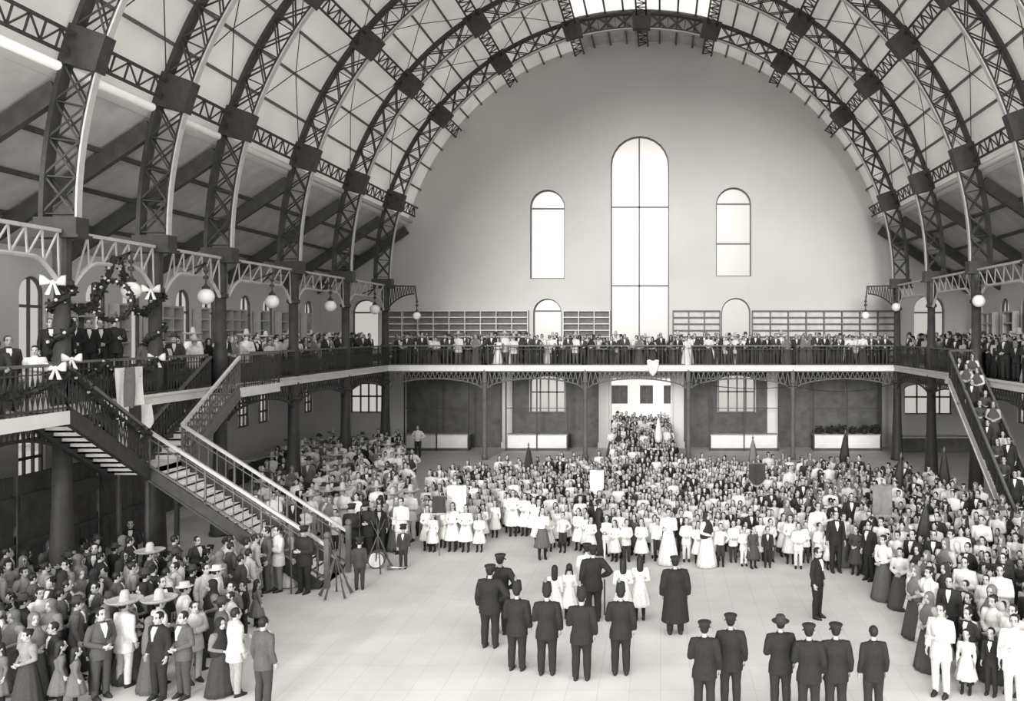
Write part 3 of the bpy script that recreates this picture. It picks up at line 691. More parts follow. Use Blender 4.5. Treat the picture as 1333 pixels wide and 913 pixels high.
garland(sag((XL,D[5]-.3,8.2),(XL,23.6,9.2),1.0),.16,'dark leaf garland hanging from the nearest column to mid-bay',1)
garland(sag((XL,23.8,9.2),(XL,D[4]-.2,8.2),1.0),.16,'dark leaf garland hanging from mid-bay to the column behind the landing',2)
garland([(XL+.2+.55*math.cos(t),23.2,7.95+.55*math.sin(t)) for t in np.linspace(0,2*PI,16)],.13,'dark leafy wreath hung around the globe lamp over the dignitaries',3)
garland([(XL-.12+.26*math.cos(t*2.5),D[5]+.26*math.sin(t*2.5),5.3+t*.37) for t in np.linspace(0,8,26)],.15,'leaf garland wound around the nearest column',4)
garland([(XL-.12+.26*math.cos(t*2.5),D[4]+.26*math.sin(t*2.5),5.3+t*.37) for t in np.linspace(0,8,26)],.13,'leaf garland wound around the column behind the landing',5)
garland(sag((XL+.2,20.6,6.3),(XL+.2,22.9,6.3),.45),.14,'leaf garland looped on the balcony rail before the dignitaries',6)
garland(sag((XL+.2,22.9,6.3),(XL+.2,25.3,6.3),.45),.14,'second leaf garland looped on the balcony rail beside the hung flag',7)
garland(sag((-14.0,20.1,6.2),(-14.0,23.2,4.3),.25),.14,'leaf garland along the handrail of the near stair flight',8)
garland(sag((-14.0,12.6,6.1),(-14.0,16.3,6.1),.4),.15,'leaf garland on the balcony rail of the near stair head',9)
garland(sag((-14.0,16.3,6.1),(-14.0,20.0,6.1),.4),.15,'second leaf garland on the balcony rail of the near stair head',10)
garland(sag((bxp[2],D[0]-.15,4.35),(bxp[3],D[0]-.15,4.1),.25),.05,'thin festoon strung under the gallery beyond the doorway',11)
garland(sag((bxp[3],D[0]-.15,4.1),(XR,D[0]-.15,4.3),.4),.05,'thin festoon strung under the gallery beside the corner column',12)
def drape(name, x, y, z, w, h, mats, label, tri=False, along='y'):
    root = empty(name, (x,y,z), label, 'flag', None); n = 12
    for s, m in enumerate(mats):
        mb = MB(); rings = []
        for k in range(5):
            u = (s+k/4)/len(mats)*w; col = []
            for f in (0, 1):
                for j in (range(n+1) if f == 0 else range(n, -1, -1)):
                    t = j/n; hh = h*(1 if not tri else (.35+.65*(1-abs(2*u/w-1)))); d = .05*math.sin(u*9+t*2)*(0.4+t)+(.012 if f else -.012)
                    col.append((d, u, -hh*t) if along == 'y' else (u, d, -hh*t))
            rings.append(col)
        mb.rings(rings); o = finish(mb, 'stripe', m, root)
drape('hanging_flag', XL+.3, 23.15, 6.1, 1.25, 1.15, ['cloth_white','cloth_grey','cloth_white'], 'striped flag hung from the balcony rail below the dignitaries')
drape('bunting_cloth', XL+.36, 22.6, 5.0, 2.1, 1.6, ['cloth_dark','cloth_white','cloth_dark','cloth_white'], 'dark and white bunting draped under the balcony behind the near handrail', True)
mb = MB(); mb.rings([[(.34*a*s, y, .42*b*s-.05) for a,b in ((-1,1),(-.55,1.12),(0,.92),(.55,1.12),(1,1),(.9,.1),(.5,-.7),(0,-1.1),(-.5,-.7),(-.9,.1))] for y,s in ((.08,1),(-.02,1),(-.06,.85))])
sh = empty('shield_medallion', ((850-PX)/23.5, D[0]-.22, GZ-.05), 'small pale shield on the gallery edge over the doorway', 'shield'); finish(mb,'plate','fascia',sh)
mb = MB(); mb.ball((0,-.07,0),.12,10,6,sy=.4); mb.ball((-.18,-.07,.3),.07,8,5); mb.ball((.18,-.07,.3),.07,8,5); mb.build('boss','white',sh,True)
# ------------------------------------------------------------------ standards, flags, rifles, drums
def furled(x, y, h, label, m='cloth_dark', tilt=0.0):
    o = empty('furled_flag', (x,y,0), label, 'flag', 'furled flags in the crowd'); o.rotation_euler = (0, tilt, 0)
    a = MB(); a.tube([(0,0,0),(0,0,h)],.022,6); a.lathe([(.02,h),(.05,h+.05),(.005,h+.2)],n=8); a.build('staff','wood_mid',o)
    b = MB(); n = 14; rg = []
    for z,r in ((h-.02,.03),(h-.25,.09),(h-.7,.15),(h-1.1,.2),(h-1.35,.16)): rg.append([((r*(1+.25*math.cos(5*2*PI*k/n)))*math.cos(2*PI*k/n), r*.8*(1+.25*math.cos(5*2*PI*k/n))*math.sin(2*PI*k/n), z) for k in range(n)])
    b.rings(rg); b.build('cloth',m,o,True)
def top_at(px, py, z):                               # floor spot of something of height z whose tip shows at px, py
    y = F*(H-z)/(py-PY); return ((px-PX)*y/F, y)
for px,py,z,lab,m,t in ((980,568,2.3,'furled flag over the heads below the white counter','cloth_grey',0),(1097,560,2.6,'tall furled dark flag at the edge of the crowd','cloth_dark',.05),(1163,590,2.5,'furled dark flag against the flared column','cloth_dark',.12),(1229,583,2.4,'furled dark flag behind the straight-stair column','cloth_dark',0),(688,577,2.3,'thin furled flag below the barred window','cloth_dark',0),(857,540,2.6,'pale furled flag in the doorway crowd','cloth_white',0),(1195,650,2.4,'furled dark flag among the shaded crowd','cloth_dark',.1)):
    x,y = top_at(px,py,z); furled(x,y,z-.15,lab,m,t)
def standard(px0, py0, px1, py1, ztop, label, m, shape='square', staff=True):
    x, y = top_at((px0+px1)/2, py0, ztop); s = F/y; w = (px1-px0)/s; h = (py1-py0)/s
    o = empty('banner_standard', (x,y,0), label, 'banner', 'standards carried in the crowd')
    a = MB(); a.tube([(0,.05,0),(0,.05,ztop+.12)],.022,6); a.ball((0,.05,ztop+.15),.045,8,6); a.build('staff','wood_mid',o)
    b = MB(); b.tube([(-w/2-.06,0,ztop),(w/2+.06,0,ztop)],.018,6); b.build('crossbar','wood_mid',o)
    c = MB(); n = 12; rg = []
    for k in range(n+1):
        u = -w/2+w*k/n; hh = h if shape == 'square' else h*(1-.3*abs(2*u/w)**2)
        rg.append([(u,.02*math.sin(u*14)-.012,ztop),(u,.02*math.sin(u*14)+.012,ztop),(u,.03*math.sin(u*14+1)+.012,ztop-hh),(u,.03*math.sin(u*14+1)-.012,ztop-hh)])
    c.rings(rg); finish(c,'cloth',m,o)
    d = MB()
    for k in range(16): u = -w/2+w*(k+.5)/16; d.tube([(u,0,ztop-(h if shape=='square' else h*(1-.3*abs(2*u/w)**2))),(u,0,ztop-(h if shape=='square' else h*(1-.3*abs(2*u/w)**2))-.07)],.012,5)
    d.build('fringe','straw' if m != 'cloth_white' else 'cloth_white',o)
    return o
standard(582,632,607,667,2.1,'white square banner raised over the white-clad girls','cloth_white')
standard(975,604,996,632,2.2,'dark rounded standard in the middle of the crowd','cloth_dark','round')
standard(1136,632,1161,670,2.3,'dark grey square banner in the shaded crowd','cloth_grey')
standard(768,612,786,642,2.2,'white banner among the children before the doorway','cloth_white','round')
standard(563,646,580,668,1.9,'small dark banner held beside the white square banner','cloth_dark')
def rifle_mesh():
    a = MB(); a.rings([[(x+.0,y,0) for x,y in ()] or [(.028*math.cos(t),.05*math.sin(t),0) for t in np.linspace(0,2*PI,9)[:-1]],[(.024*math.cos(t),.045*math.sin(t),.02) for t in np.linspace(0,2*PI,9)[:-1]],[(.018*math.cos(t),-.015+.028*math.sin(t),.3) for t in np.linspace(0,2*PI,9)[:-1]],[(.018*math.cos(t),.02*math.sin(t),.42) for t in np.linspace(0,2*PI,9)[:-1]],[(.016*math.cos(t),.02*math.sin(t),1.05) for t in np.linspace(0,2*PI,9)[:-1]]])
    b = MB(); b.tube([(0,-.012,.4),(0,-.012,1.32)],.011,8); b.tube([(0,-.03,1.3),(0,-.03,1.62)],.008,6); b.tube([(0,.03,.4),(0,.05,.46),(0,.03,.52)],.006,5); b.box(.012,.06,-.02,-.005,.46,.47)
    return a.mesh('rifle_stock', True), b.mesh('rifle_barrel', True)
RS_, RB_ = rifle_mesh(); RS_.materials.append(M['wood_dark']); RB_.materials.append(M['iron_grey'])
def rifle_stack(cx, cy, n, rad, nm, group, off=0.0):
    for k in range(n):
        a = 2*PI*k/n+off; foot = Vector((cx+rad*math.cos(a), cy+rad*math.sin(a), .035)); apex = Vector((cx-.06*math.cos(a), cy-.06*math.sin(a), 1.25))
        o = empty('rifle', foot, '%s, %s around from the stair side' % (nm, ordn(k+1)), 'rifle', group)
        o.rotation_euler = (apex-foot).to_track_quat('Z','Y').to_euler()
        obj('stock', RS_, None, o); obj('barrel', RB_, None, o)
x,y = fl(437,777); rifle_stack(x,y,5,.42,'dark rifle leaning in the near stack of arms','rifles of the near stack',PI)
x,y = fl(492,748); rifle_stack(x-.1,y+.3,4,.42,'rifle leaning in the stack of arms behind the drum','rifles of the far stack',.5)
def drum(x, y, r, h, label, rot, z=None):
    o = empty('drum', (x,y,(r+.03) if z is None else z), label, 'drum', None); o.rotation_euler = rot
    a = MB(); a.lathe([(r*.97,-h/2),(r*.97,h/2)],n=24); a.build('shell','brass',o,True)
    for k in (-1,1):
        b = MB(); b.rings([[(q*math.cos(2*PI*j/24),q*math.sin(2*PI*j/24),zz) for j in range(24)] for q,zz in ((r*.985,k*h/2-.03),(r*1.06,k*h/2-.03),(r*1.06,k*h/2+.02),(r*.985,k*h/2+.02))],closed=True); b.build('hoop','wood_dark',o)
        c = MB(); c.lathe([(.001,k*(h/2+.006)),(r*.97,k*(h/2+.006)),(r*.97,k*(h/2-.006)),(.001,k*(h/2-.006))],n=24); c.build('drumhead','cloth_white',o)
    d = MB()
    for k in range(12): d.bar((r*math.cos(k*PI/6),r*math.sin(k*PI/6),-h/2),(r*math.cos((k+.5)*PI/6),r*math.sin((k+.5)*PI/6),h/2),.012)
    d.build('cord','cloth_grey',o)
x,y = fl(491,739); drum(x,y,.23,.3,'drum lying on its side with its pale head outward',(PI/2,0,.1))
# bugle beside it, tall staff held before the officer
x,y = fl(512,742); o = empty('bugle',(x,y,.06),'brass bugle lying near the drum','bugle'); mb = MB(); mb.tube([(0,0,0),(.3,.1,0),(.42,.02,.02),(.3,-.08,.02),(0,-.05,.02),(-.15,-.05,.03)],[.012,.014,.015,.016,.03,.08],8); mb.build('tubing','brass',o,True); mb=MB(); mb.tube([(0,0,0),(-.04,0,0)],[.012,.022],8); mb.build('mouthpiece','brass',o,True)
# ------------------------------------------------------------------ people: continuous bodies, clothes that follow them
def remesh(mb, voxel, smooth=2):
    me = mb.mesh('tmp'); o = bpy.data.objects.new('tmp', me); C.objects.link(o)
    r = o.modifiers.new('r', 'REMESH'); r.mode = 'VOXEL'; r.voxel_size = voxel; r.use_smooth_shade = True
    if smooth: s = o.modifiers.new('s', 'SMOOTH'); s.factor = .5; s.iterations = smooth
    dg = bpy.context.evaluated_depsgraph_get(); dg.update()
    res = bpy.data.meshes.new_from_object(o.evaluated_get(dg)); bpy.data.objects.remove(o); bpy.data.meshes.remove(me)
    res.shade_smooth(); return res
def decimate(me, target):
    o = bpy.data.objects.new('tmp', me); C.objects.link(o); n = max(1, len(me.polygons))
    d = o.modifiers.new('d', 'DECIMATE'); d.ratio = min(1.0, target/(n*(2 if len(me.polygons[0].vertices) == 4 else 1)))
    t = o.modifiers.new('t', 'TRIANGULATE')
    dg = bpy.context.evaluated_depsgraph_get(); dg.update()
    res = bpy.data.meshes.new_from_object(o.evaluated_get(dg)); bpy.data.objects.remove(o); return res
ARMS = {  # elbow and wrist of the left-hand side (x > 0), y < 0 is forward
 'down': ((.235,.03,1.12),(.25,-.05,.89)), 'clasp': ((.26,.02,1.13),(.05,-.2,1.04)), 'hip': ((.36,.07,1.16),(.205,-.06,1.03)),
 'rail': ((.25,-.09,1.14),(.2,-.31,1.09)), 'book': ((.235,-.02,1.12),(.09,-.27,1.17)), 'raised': ((.27,-.16,1.2),(.2,-.36,1.36)),
 'behind': ((.25,.09,1.13),(.06,.18,.98)), 'fold': ((.25,-.05,1.12),(-.08,-.2,1.14)) }
class Body:
    def __init__(s, age, fem, arms, stout=1.0):
        s.k = {'adult': 1.0 if not fem else .94, 'youth': .84, 'child': .71}[age]; s.hs = {'adult': 1.0, 'youth': .95, 'child': .9}[age]
        s.w = s.k*{'adult': 1.0, 'youth': .96, 'child': .98}[age]*stout; s.fem = fem; s.age = age; s.arms = arms
        k, w = s.k, s.w; s.sh = .17 if fem else .19
        s.neck = Vector((0,.01,1.47*k)); s.hc = Vector((0,-.012,1.47*k+.045*s.hs+.118*s.hs)); s.top = s.hc.z+.12*s.hs
        s.joint = {}
        for q in (-1,1):
            a = arms if isinstance(arms, str) else arms[0 if q < 0 else 1]; e, r = ARMS[a]
            s.joint[q] = [Vector((q*(s.sh-.005)*w,0,1.40*k)), Vector((q*e[0]*w,e[1]*w,e[2]*k)), Vector((q*r[0]*w,r[1]*w,r[2]*k))]
    def torso(s, mb, off=0.0, z0=.84, z1=1.5, flare=0.0, n=16):
        k, w = s.k, s.w
        prof = [(.80,.17,.12),(.9,.172,.125),(.98,.155,.115),(1.06,.14 if not s.fem else .118,.1),(1.16,.15 if not s.fem else .128,.108),(1.27,.168 if not s.fem else .148,.125 if not s.fem else .135),(1.35,.178 if not s.fem else .16,.112),(1.41,.165 if not s.fem else .145,.092),(1.445,.105,.075),(1.475,.062,.06),(1.5,.054,.055)]
        rows = []
        for z, a, b in prof:
            if z < z0-1e-6 or z > z1+1e-6: continue
            fz = flare*max(0, (1.0-z)); rows.append((z*k, (a+off+fz)*w, (b+off+fz)*w, 0, .005*w))
        if z0 < .8:
            rows = [(z0*k, (.17+off+flare*(1-z0))*w, (.125+off+flare*(1-z0))*w, 0, .005)]+rows
        mb.loft(rows, n)
    def arm(s, mb, q, off=0.0, end=1.0, puff=0.0):
        a, b, c = s.joint[q]; w = s.w; e = b.lerp(c, end)
        ini = Vector((q*.1*w,0,1.41*s.k))
        mb.tube([ini, a, a.lerp(b,.3), a.lerp(b,.75), b, b.lerp(e,.3), e], [(.05+off)*w, (.056+off+puff)*w, (.052+off+puff)*w, (.044+off)*w, (.042+off)*w, (.043+off)*w, (.029+off)*w], 10)
    def leg(s, mb, q, off=0.0, z1=.06, loose=0.0):
        k, w = s.k, s.w
        pts = [(q*.085*w,.005,.92*k),(q*.095*w,-.005,.72*k),(q*.1*w,-.012,.5*k),(q*.102*w,.006,.36*k),(q*.105*w,.012,.1*k)]
        r = [.092,.084,.058,.056,.038]
        pts = [p for p in pts if p[2] > z1*k]+[(q*.105*w,.012,z1*k)]; r = r[:len(pts)-1]+[r[min(len(pts)-1,4)]]
        mb.tube(pts, [(a+off+loose*i/4)*w for i, a in enumerate(r)], 10, ref=(0,1,0))
    def hand(s, mb, q):
        a, b, c = s.joint[q]; h = s.hs if s.age == 'adult' else .8*s.hs
        d = (c-b).normalized(); inward = Vector((-q,0,0)); 
        nrm = (inward-d*inward.dot(d)); nrm = nrm.normalized() if nrm.length > .2 else Vector((0,0,-1))
        side = d.cross(nrm).normalized()            # across the palm
        if side.dot(Vector((0,-1,.3))) < 0: side = -side   # towards the thumb
        mb.rings([[c+d*t*h+side*wd*h*math.cos(2*PI*j/10)+nrm*th*h*math.sin(2*PI*j/10) for j in range(10)] for t, wd, th in ((-.02,.026,.022),(.015,.034,.02),(.05,.042,.017),(.088,.041,.015),(.096,.034,.011))])
        for i, (o, L) in enumerate(((.031,.07),(.0105,.08),(-.0105,.074),(-.031,.058))):
            p0 = c+d*.08*h+side*o*h; p1 = p0+d*L*.45*h+nrm*.01*h; p2 = p1+(d*.8+nrm*.6).normalized()*L*.33*h; p3 = p2+(d*.45+nrm*.9).normalized()*L*.25*h
            mb.tube([p0,p1,p2,p3], [.0105*h,.0098*h,.009*h,.0078*h], 7)
        t0 = c+d*.03*h+side*.03*h; t1 = t0+(d*.6+side*.75).normalized()*.04*h; t2 = t1+(d*.9+side*.2+nrm*.4).normalized()*.035*h
        mb.tube([t0,t1,t2], [.014*h,.0115*h,.0095*h], 7)
    def head(s, mb):
        h, c = s.hs, s.hc
        rows = [(-.118,.02,.02,-.052),(-.108,.036,.036,-.046),(-.08,.054,.064,-.024),(-.04,.066,.084,-.006),(.01,.0745,.094,.002),(.05,.0755,.096,.004),(.085,.064,.082,.008),(.108,.04,.052,.012),(.12,.012,.016,.014)]
        mb.loft([(c.z+z*h, rx*h, ry*h, c.x, c.y+cy*h) for z, rx, ry, cy in rows], 18)
        mb.tube([(0,c.y-.083*h,c.z+.02*h),(0,c.y-.098*h,c.z-.01*h),(0,c.y-.112*h,c.z-.035*h),(0,c.y-.09*h,c.z-.046*h)], [.009*h,.012*h,.017*h,.014*h], 8)
        mb.ball((0,c.y-.088*h,c.z-.07*h), .02*h, 8, 5, 1.2, .8, .8)
        for q in (-1,1):
            mb.ball((q*.077*h,c.y+.012*h,c.z-.015*h), .03*h, 8, 6, .42, .75, 1.1)
            mb.ball((q*.033*h,c.y-.083*h,c.z+.03*h), .022*h, 8, 5, 1.1, .7, .45)
        mb.tube([(0,.012,1.42*s.k),(0,.01,1.48*s.k),(0,c.y+.012,c.z-.07*h)], [.07*s.w,.053*h,.05*h], 12)
    def mesh(s):
        mb = MB(); s.torso(mb); s.head(mb)
        for q in (-1,1): s.arm(mb, q); s.hand(mb, q); s.leg(mb, q, 0, .05); mb.loft([(.0,.036*s.w,.11*s.w,q*.105*s.w,-.05*s.w),(.05*s.k,.036*s.w,.09*s.w,q*.105*s.w,-.04*s.w),(.1*s.k,.034*s.w,.04*s.w,q*.105*s.w,.008)], 10)
        me = remesh(mb, .0092, 1)
        for m in ('skin','eye','lip','hair'): me.materials.append(M[m])
        c, h = s.hc, s.hs; n = len(me.polygons); ctr = np.empty(n*3); me.polygons.foreach_get('center', ctr); ctr = ctr.reshape(n,3)
        mi = np.zeros(n, dtype=np.int32); front = ctr[:,1] < c.y-.05*h
        dz = (ctr[:,2]-c.z)/h; ax = np.abs(ctr[:,0])/h
        mi[front & (np.hypot((ax-.032)/1.5, dz-.006) < .008)] = 1
        mi[front & (np.abs(dz-.035) < .0045) & (ax > .014) & (ax < .054)] = 3
        mi[front & (np.abs(dz+.068) < .006) & (ax < .022)] = 2
        me.polygons.foreach_set('material_index', mi); me.update(); return me
    def hair(s, style):
        h, c = s.hs, s.hc; mb = MB()
        mb.ball((0,c.y+.016*h,c.z+.024*h), .1*h, 16, 10, .86, 1.0, 1.06)
        if style == 'long':
            mb.loft([(c.z-.3*h,.05*h,.03*h,0,c.y+.085*h),(c.z-.2*h,.085*h,.04*h,0,c.y+.085*h),(c.z-.08*h,.088*h,.06*h,0,c.y+.06*h),(c.z+.03*h,.084*h,.075*h,0,c.y+.04*h)], 12)
        if style == 'bun': mb.ball((0,c.y+.09*h,c.z+.06*h), .052*h, 10, 6); mb.ball((0,c.y-.01*h,c.z+.085*h), .07*h, 12, 6, 1, 1, .7)
        if style == 'braids':
            for q in (-1,1): mb.tube([(q*.07*h,c.y+.04*h,c.z-.03*h),(q*.09*h,c.y+.05*h,c.z-.12*h),(q*.09*h,c.y-.0*h,c.z-.22*h),(q*.085*h,c.y-.05*h,c.z-.32*h)], [.026*h,.024*h,.022*h,.012*h], 8)
        return remesh(mb, .013, 1)
    def jacket(s, hem=.78, off=.022, end=.94, flare=.02, puff=0.0, collar=True):
        mb = MB(); s.torso(mb, off, hem, 1.48, flare)
        for q in (-1,1): s.arm(mb, q, off*.75, end, puff)
        if collar: mb.tube([(0,.0,1.42*s.k),(0,.008,1.505*s.k)], [.085*s.w,.068*s.w], 12)
        return remesh(mb, .0145, 1)
    def shirt_front(s):
        k, w = s.k, s.w; mb = MB()
        vs = [(-.05,-.088,1.47),(.05,-.088,1.47),(0,-.158,1.2),(-.05,-.135,1.38),(.05,-.135,1.38)]
        f = [(x*w,(y-.012)*w,z*k) for x,y,z in vs]; b = [(x*w,(y+.03)*w,z*k) for x,y,z in vs]
        mb.add(f+b, [(0,3,2,4,1),(6,9,7,8,5),(0,1,6,5),(1,4,9,6),(4,2,7,9),(2,3,8,7),(3,0,5,8)])
        return mb.mesh('m')
    def trousers(s, z1=.07, loose=.012):
        mb = MB(); s.torso(mb, .014, .9, 1.06)
        for q in (-1,1): s.leg(mb, q, .014, z1, loose)
        return remesh(mb, .015, 1)
    def skirt(s, z1=.05, flare=.13, folds=9, z0=1.06):
        k, w = s.k, s.w; mb = MB(); n = 40; rg = []
        for i in range(9):
            t = i/8; z = z0+(z1-z0)*t; r = .135+(.05+flare*1.0)*t**.8; a = .02*t
            rg.append([((r*1.05+a*math.sin(folds*2*PI*j/n))*w*math.cos(2*PI*j/n), (r*.95+a*math.sin(folds*2*PI*j/n))*w*math.sin(2*PI*j/n), z*k) for j in range(n)])
        mb.rings(rg); return mb.mesh('m', True)
    def shawl(s):
        h, c, w, k = s.hs, s.hc, s.w, s.k; mb = MB()
        mb.ball((0,c.y+.03*h,c.z+.022*h), .118*h, 16, 10, .9, 1, 1.05)
        mb.loft([(.92*k,.23*w,.17*w,0,.02),(1.15*k,.245*w,.185*w,0,.01),(1.32*k,.235*w,.165*w,0,.015),(1.42*k,.175*w,.135*w,0,.025),(1.5*k,.1*w,.1*w,0,.035),(c.z-.04*h,.1*h,.095*h,0,c.y+.04)], 18)
        return remesh(mb, .016, 2)
    def shoe(s, q):
        k, w = s.k, s.w; mb = MB(); x = q*.105*w
        mb.loft([(0,.046*w,.135*w,x,-.05*w),(.035*k,.05*w,.135*w,x,-.05*w),(.07*k,.044*w,.09*w,x,-.02*w),(.12*k,.044*w,.05*w,x,.012*w)], 12); return mb.mesh('m', True)
    def stocking(s, q):
        mb = MB(); s.leg(mb, q, .006, .06); return mb.mesh('m', True)
    def hat(s, kind):
        c, h = s.hc, s.hs; z = c.z+.05*h; y = c.y+.01*h; mb = MB()
        P_ = lambda pr, sx=1, sy=1.08, n=24: mb.lathe([(r*h, zz*h) for r, zz in pr], (0,y,z), n, sx, sy)
        if kind == 'sombrero': P_([(.01,.25),(.05,.245),(.075,.2),(.092,.08),(.1,.02),(.2,-.005),(.27,.01),(.31,.05),(.318,.06),(.31,.065),(.265,.03),(.2,.015),(.1,.035),(.06,.05)][::-1])
        elif kind == 'felt': P_([(.01,.13),(.06,.135),(.085,.115),(.093,.02),(.1,.015),(.15,.012),(.165,.025),(.165,.015),(.15,0),(.09,-.005),(.05,.0)][::-1])
        elif kind == 'boater': P_([(.01,.1),(.088,.1),(.094,.015),(.16,.012),(.16,0),(.05,0)][::-1])
        elif kind == 'cap':
            P_([(.01,.095),(.12,.092),(.128,.08),(.098,.03),(.096,-.015),(.05,-.015)][::-1])
            mb.rings([[( .085*h*math.cos(a)*r, y-.02*h+(.1*h*math.sin(a))*r*1.1, z-.012*h-(r-1)*.07*h+t) for a, r, t in [(PI+PI*j/8,1.0,0) for j in range(9)]+[(2*PI-PI*j/8,1.42,0) for j in range(9)]], [( .085*h*math.cos(a)*r, y-.02*h+(.1*h*math.sin(a))*r*1.1, z-.004*h-(r-1)*.07*h) for a, r in [(PI+PI*j/8,1.0) for j in range(9)]+[(2*PI-PI*j/8,1.42) for j in range(9)]]])
        elif kind == 'shako': P_([(.01,.19),(.08,.19),(.083,.185),(.102,.02),(.1,-.015),(.05,-.015)][::-1]); mb.ball((0,y-.095*h,z+.07*h),.025*h,8,5)
        elif kind == 'plume':
            mb.loft([(z+.12*h+t*.17*h, r*h, r*.8*h, (.02+.02*t)*h, y+(.02-.05*t*t)*h) for t, r in ((0,.014),(.25,.03),(.65,.027),(.9,.016),(1,.005))], 10)
        return mb.mesh('m', kind != 'shako')
ROLES = {'skin':.4,'hair':.02,'shoe':.03}
# (name of the kind, age, female, arms, upper garment, lower garment, hair)
def variant(key, age, fem, arms, parts, hair='short', stout=1.0):
    b = Body(age, fem, arms, stout); V = {'top': b.top, 'parts': [], 'body': b}
    V['parts'].append(('body', b.mesh(), 'skin')); 
    if hair: V['parts'].append(('hair', b.hair(hair), 'hair'))
    for p in parts:
        if p == 'jacket': V['parts'] += [('jacket', b.jacket(), 'top'), ('shirt_front', b.shirt_front(), 'white')]
        elif p == 'tunic': V['parts'].append(('tunic', b.jacket(.74, .03, .95, .06), 'top'))
        elif p == 'coat': V['parts'].append(('overcoat', b.jacket(.3, .045, .96, .09), 'top'))
        elif p == 'shirt': V['parts'].append(('shirt', b.jacket(.84, .016, .9, .01), 'top'))
        elif p == 'smock': V['parts'].append(('blouse', b.jacket(.7, .03, .9, .06), 'top'))
        elif p == 'blouse': V['parts'].append(('blouse', b.jacket(.98, .016, .92, 0, .03), 'top'))
        elif p == 'dress':
            V['parts'].append(('bodice', b.jacket(.92, .016, .85, 0, .03, False), 'top')); V['parts'].append(('skirt', b.skirt(.42, .12, 10), 'top'))
        elif p == 'gown':
            V['parts'].append(('bodice', b.jacket(.95, .014, .95, 0, .035), 'top')); V['parts'].append(('skirt', b.skirt(.03, .14, 11), 'top'))
        elif p == 'pinafore': V['parts'].append(('blouse', b.jacket(.95, .016, .85, 0, .03), 'white')); V['parts'].append(('skirt', b.skirt(.42, .1, 10), 'top'))
        elif p == 'trousers': V['parts'].append(('trousers', b.trousers(), 'low'))
        elif p == 'knee': V['parts'].append(('knee_breeches', b.trousers(.45, .03), 'low'))
        elif p == 'skirt': V['parts'].append(('skirt', b.skirt(.03, .15, 12), 'low'))
        elif p == 'shawl': V['parts'].append(('shawl', b.shawl(), 'wrap'))
        elif p == 'stockings':
            for q in (-1,1): V['parts'].append(('stocking', b.stocking(q), 'dark'))
    for q in (-1,1): V['parts'].append(('shoe', b.shoe(q), 'dark'))
    for nm, me, role in V['parts']:
        if nm != 'body':
            me.materials.clear(); me.materials.append(M['hair'] if role == 'hair' else M['leather'] if nm == 'shoe' else M['cloth'])
    VAR[key] = V
    return V
VAR = {}
variant('girl', 'child', True, 'down', ['dress','stockings'], 'long')
variant('girl_clasp', 'child', True, 'clasp', ['dress','stockings'], 'braids')
variant('girl_youth', 'youth', True, 'clasp', ['dress','stockings'], 'long')
variant('girl_pinafore', 'youth', True, ('down','book'), ['pinafore','stockings'], 'braids')
variant('boy', 'child', False, 'down', ['jacket','trousers'])
variant('boy_smock', 'child', False, 'clasp', ['smock','trousers'])
variant('boy_knee', 'child', False, ('down','hip'), ['shirt','knee','stockings'])
variant('youth', 'youth', False, 'behind', ['jacket','trousers'])
variant('woman', 'adult', True, 'clasp', ['blouse','skirt'], 'bun')
variant('woman_gown', 'adult', True, ('down','fold'), ['gown'], 'bun')
variant('woman_shawl', 'adult', True, 'clasp', ['shawl','blouse','skirt'], None)
variant('man', 'adult', False, 'down', ['jacket','trousers'])
variant('man_clasp', 'adult', False, 'clasp', ['jacket','trousers'])
variant('man_rail', 'adult', False, 'rail', ['jacket','trousers'])
variant('man_smock', 'adult', False, ('down','fold'), ['smock','trousers'])
variant('man_shirt', 'adult', False, 'hip', ['shirt','trousers'])
variant('soldier', 'adult', False, ('down','book'), ['tunic','trousers'], 'short', 1.1)
variant('officer', 'adult', False, ('hip','down'), ['tunic','trousers'], 'short', 1.12)
variant('greatcoat', 'adult', False, 'down', ['coat','trousers'], 'short', 1.18)
HATS = {}
for key in ('adult','youth','child'):
    b = Body(key, False, 'down')
    for kind in ('sombrero','felt','boater','cap','shako','plume'):
        me = b.hat(kind); me.materials.append(M['cloth']); HATS[(key,kind)] = (me, b.hc.z)
HAT_NAME = {'sombrero':'sombrero','felt':'felt_hat','boater':'straw_boater','cap':'peaked_cap','shako':'shako','plume':'plume'}
HAT_COL = {'sombrero':.42,'felt':.05,'boater':.55,'cap':.035,'shako':.03,'plume':.22}
def colours(top, low, wrap=.1): return {'top':top,'low':low,'wrap':wrap,'white':.75,'dark':.02,'skin':.4,'hair':.015}
def put_person(p):
    V = VAR[p['v']]; o = empty('person', (p['x'],p['y'],p['z']), p['label'], 'person', p.get('group'), p['rot']); s = p.get('s', 1.0); o.scale = (s,s,s)
    cols = colours(p['top'], p['low'], p.get('wrap', .1))
    for nm, me, role in V['parts']:
        if nm == 'hair' and p.get('hat') in ('shako','cap'): pass
        c = bpy.data.objects.new(nm, me); C.objects.link(c); c.parent = o
        c.color = g(cols.get(role, .1))
        if nm == 'body' and p.get('turn'): pass
    for hk in ([p['hat']] if p.get('hat') else [])+(['plume'] if p.get('hat') == 'shako' else []):
        b = V['body']; me, hz0 = HATS[(b.age, hk)]
        c = bpy.data.objects.new(HAT_NAME[hk], me); C.objects.link(c); c.parent = o; c.location = (0,0,b.hc.z-hz0); c.color = g(p.get('hatcol', HAT_COL[hk]))
    p['obj'] = o; return o
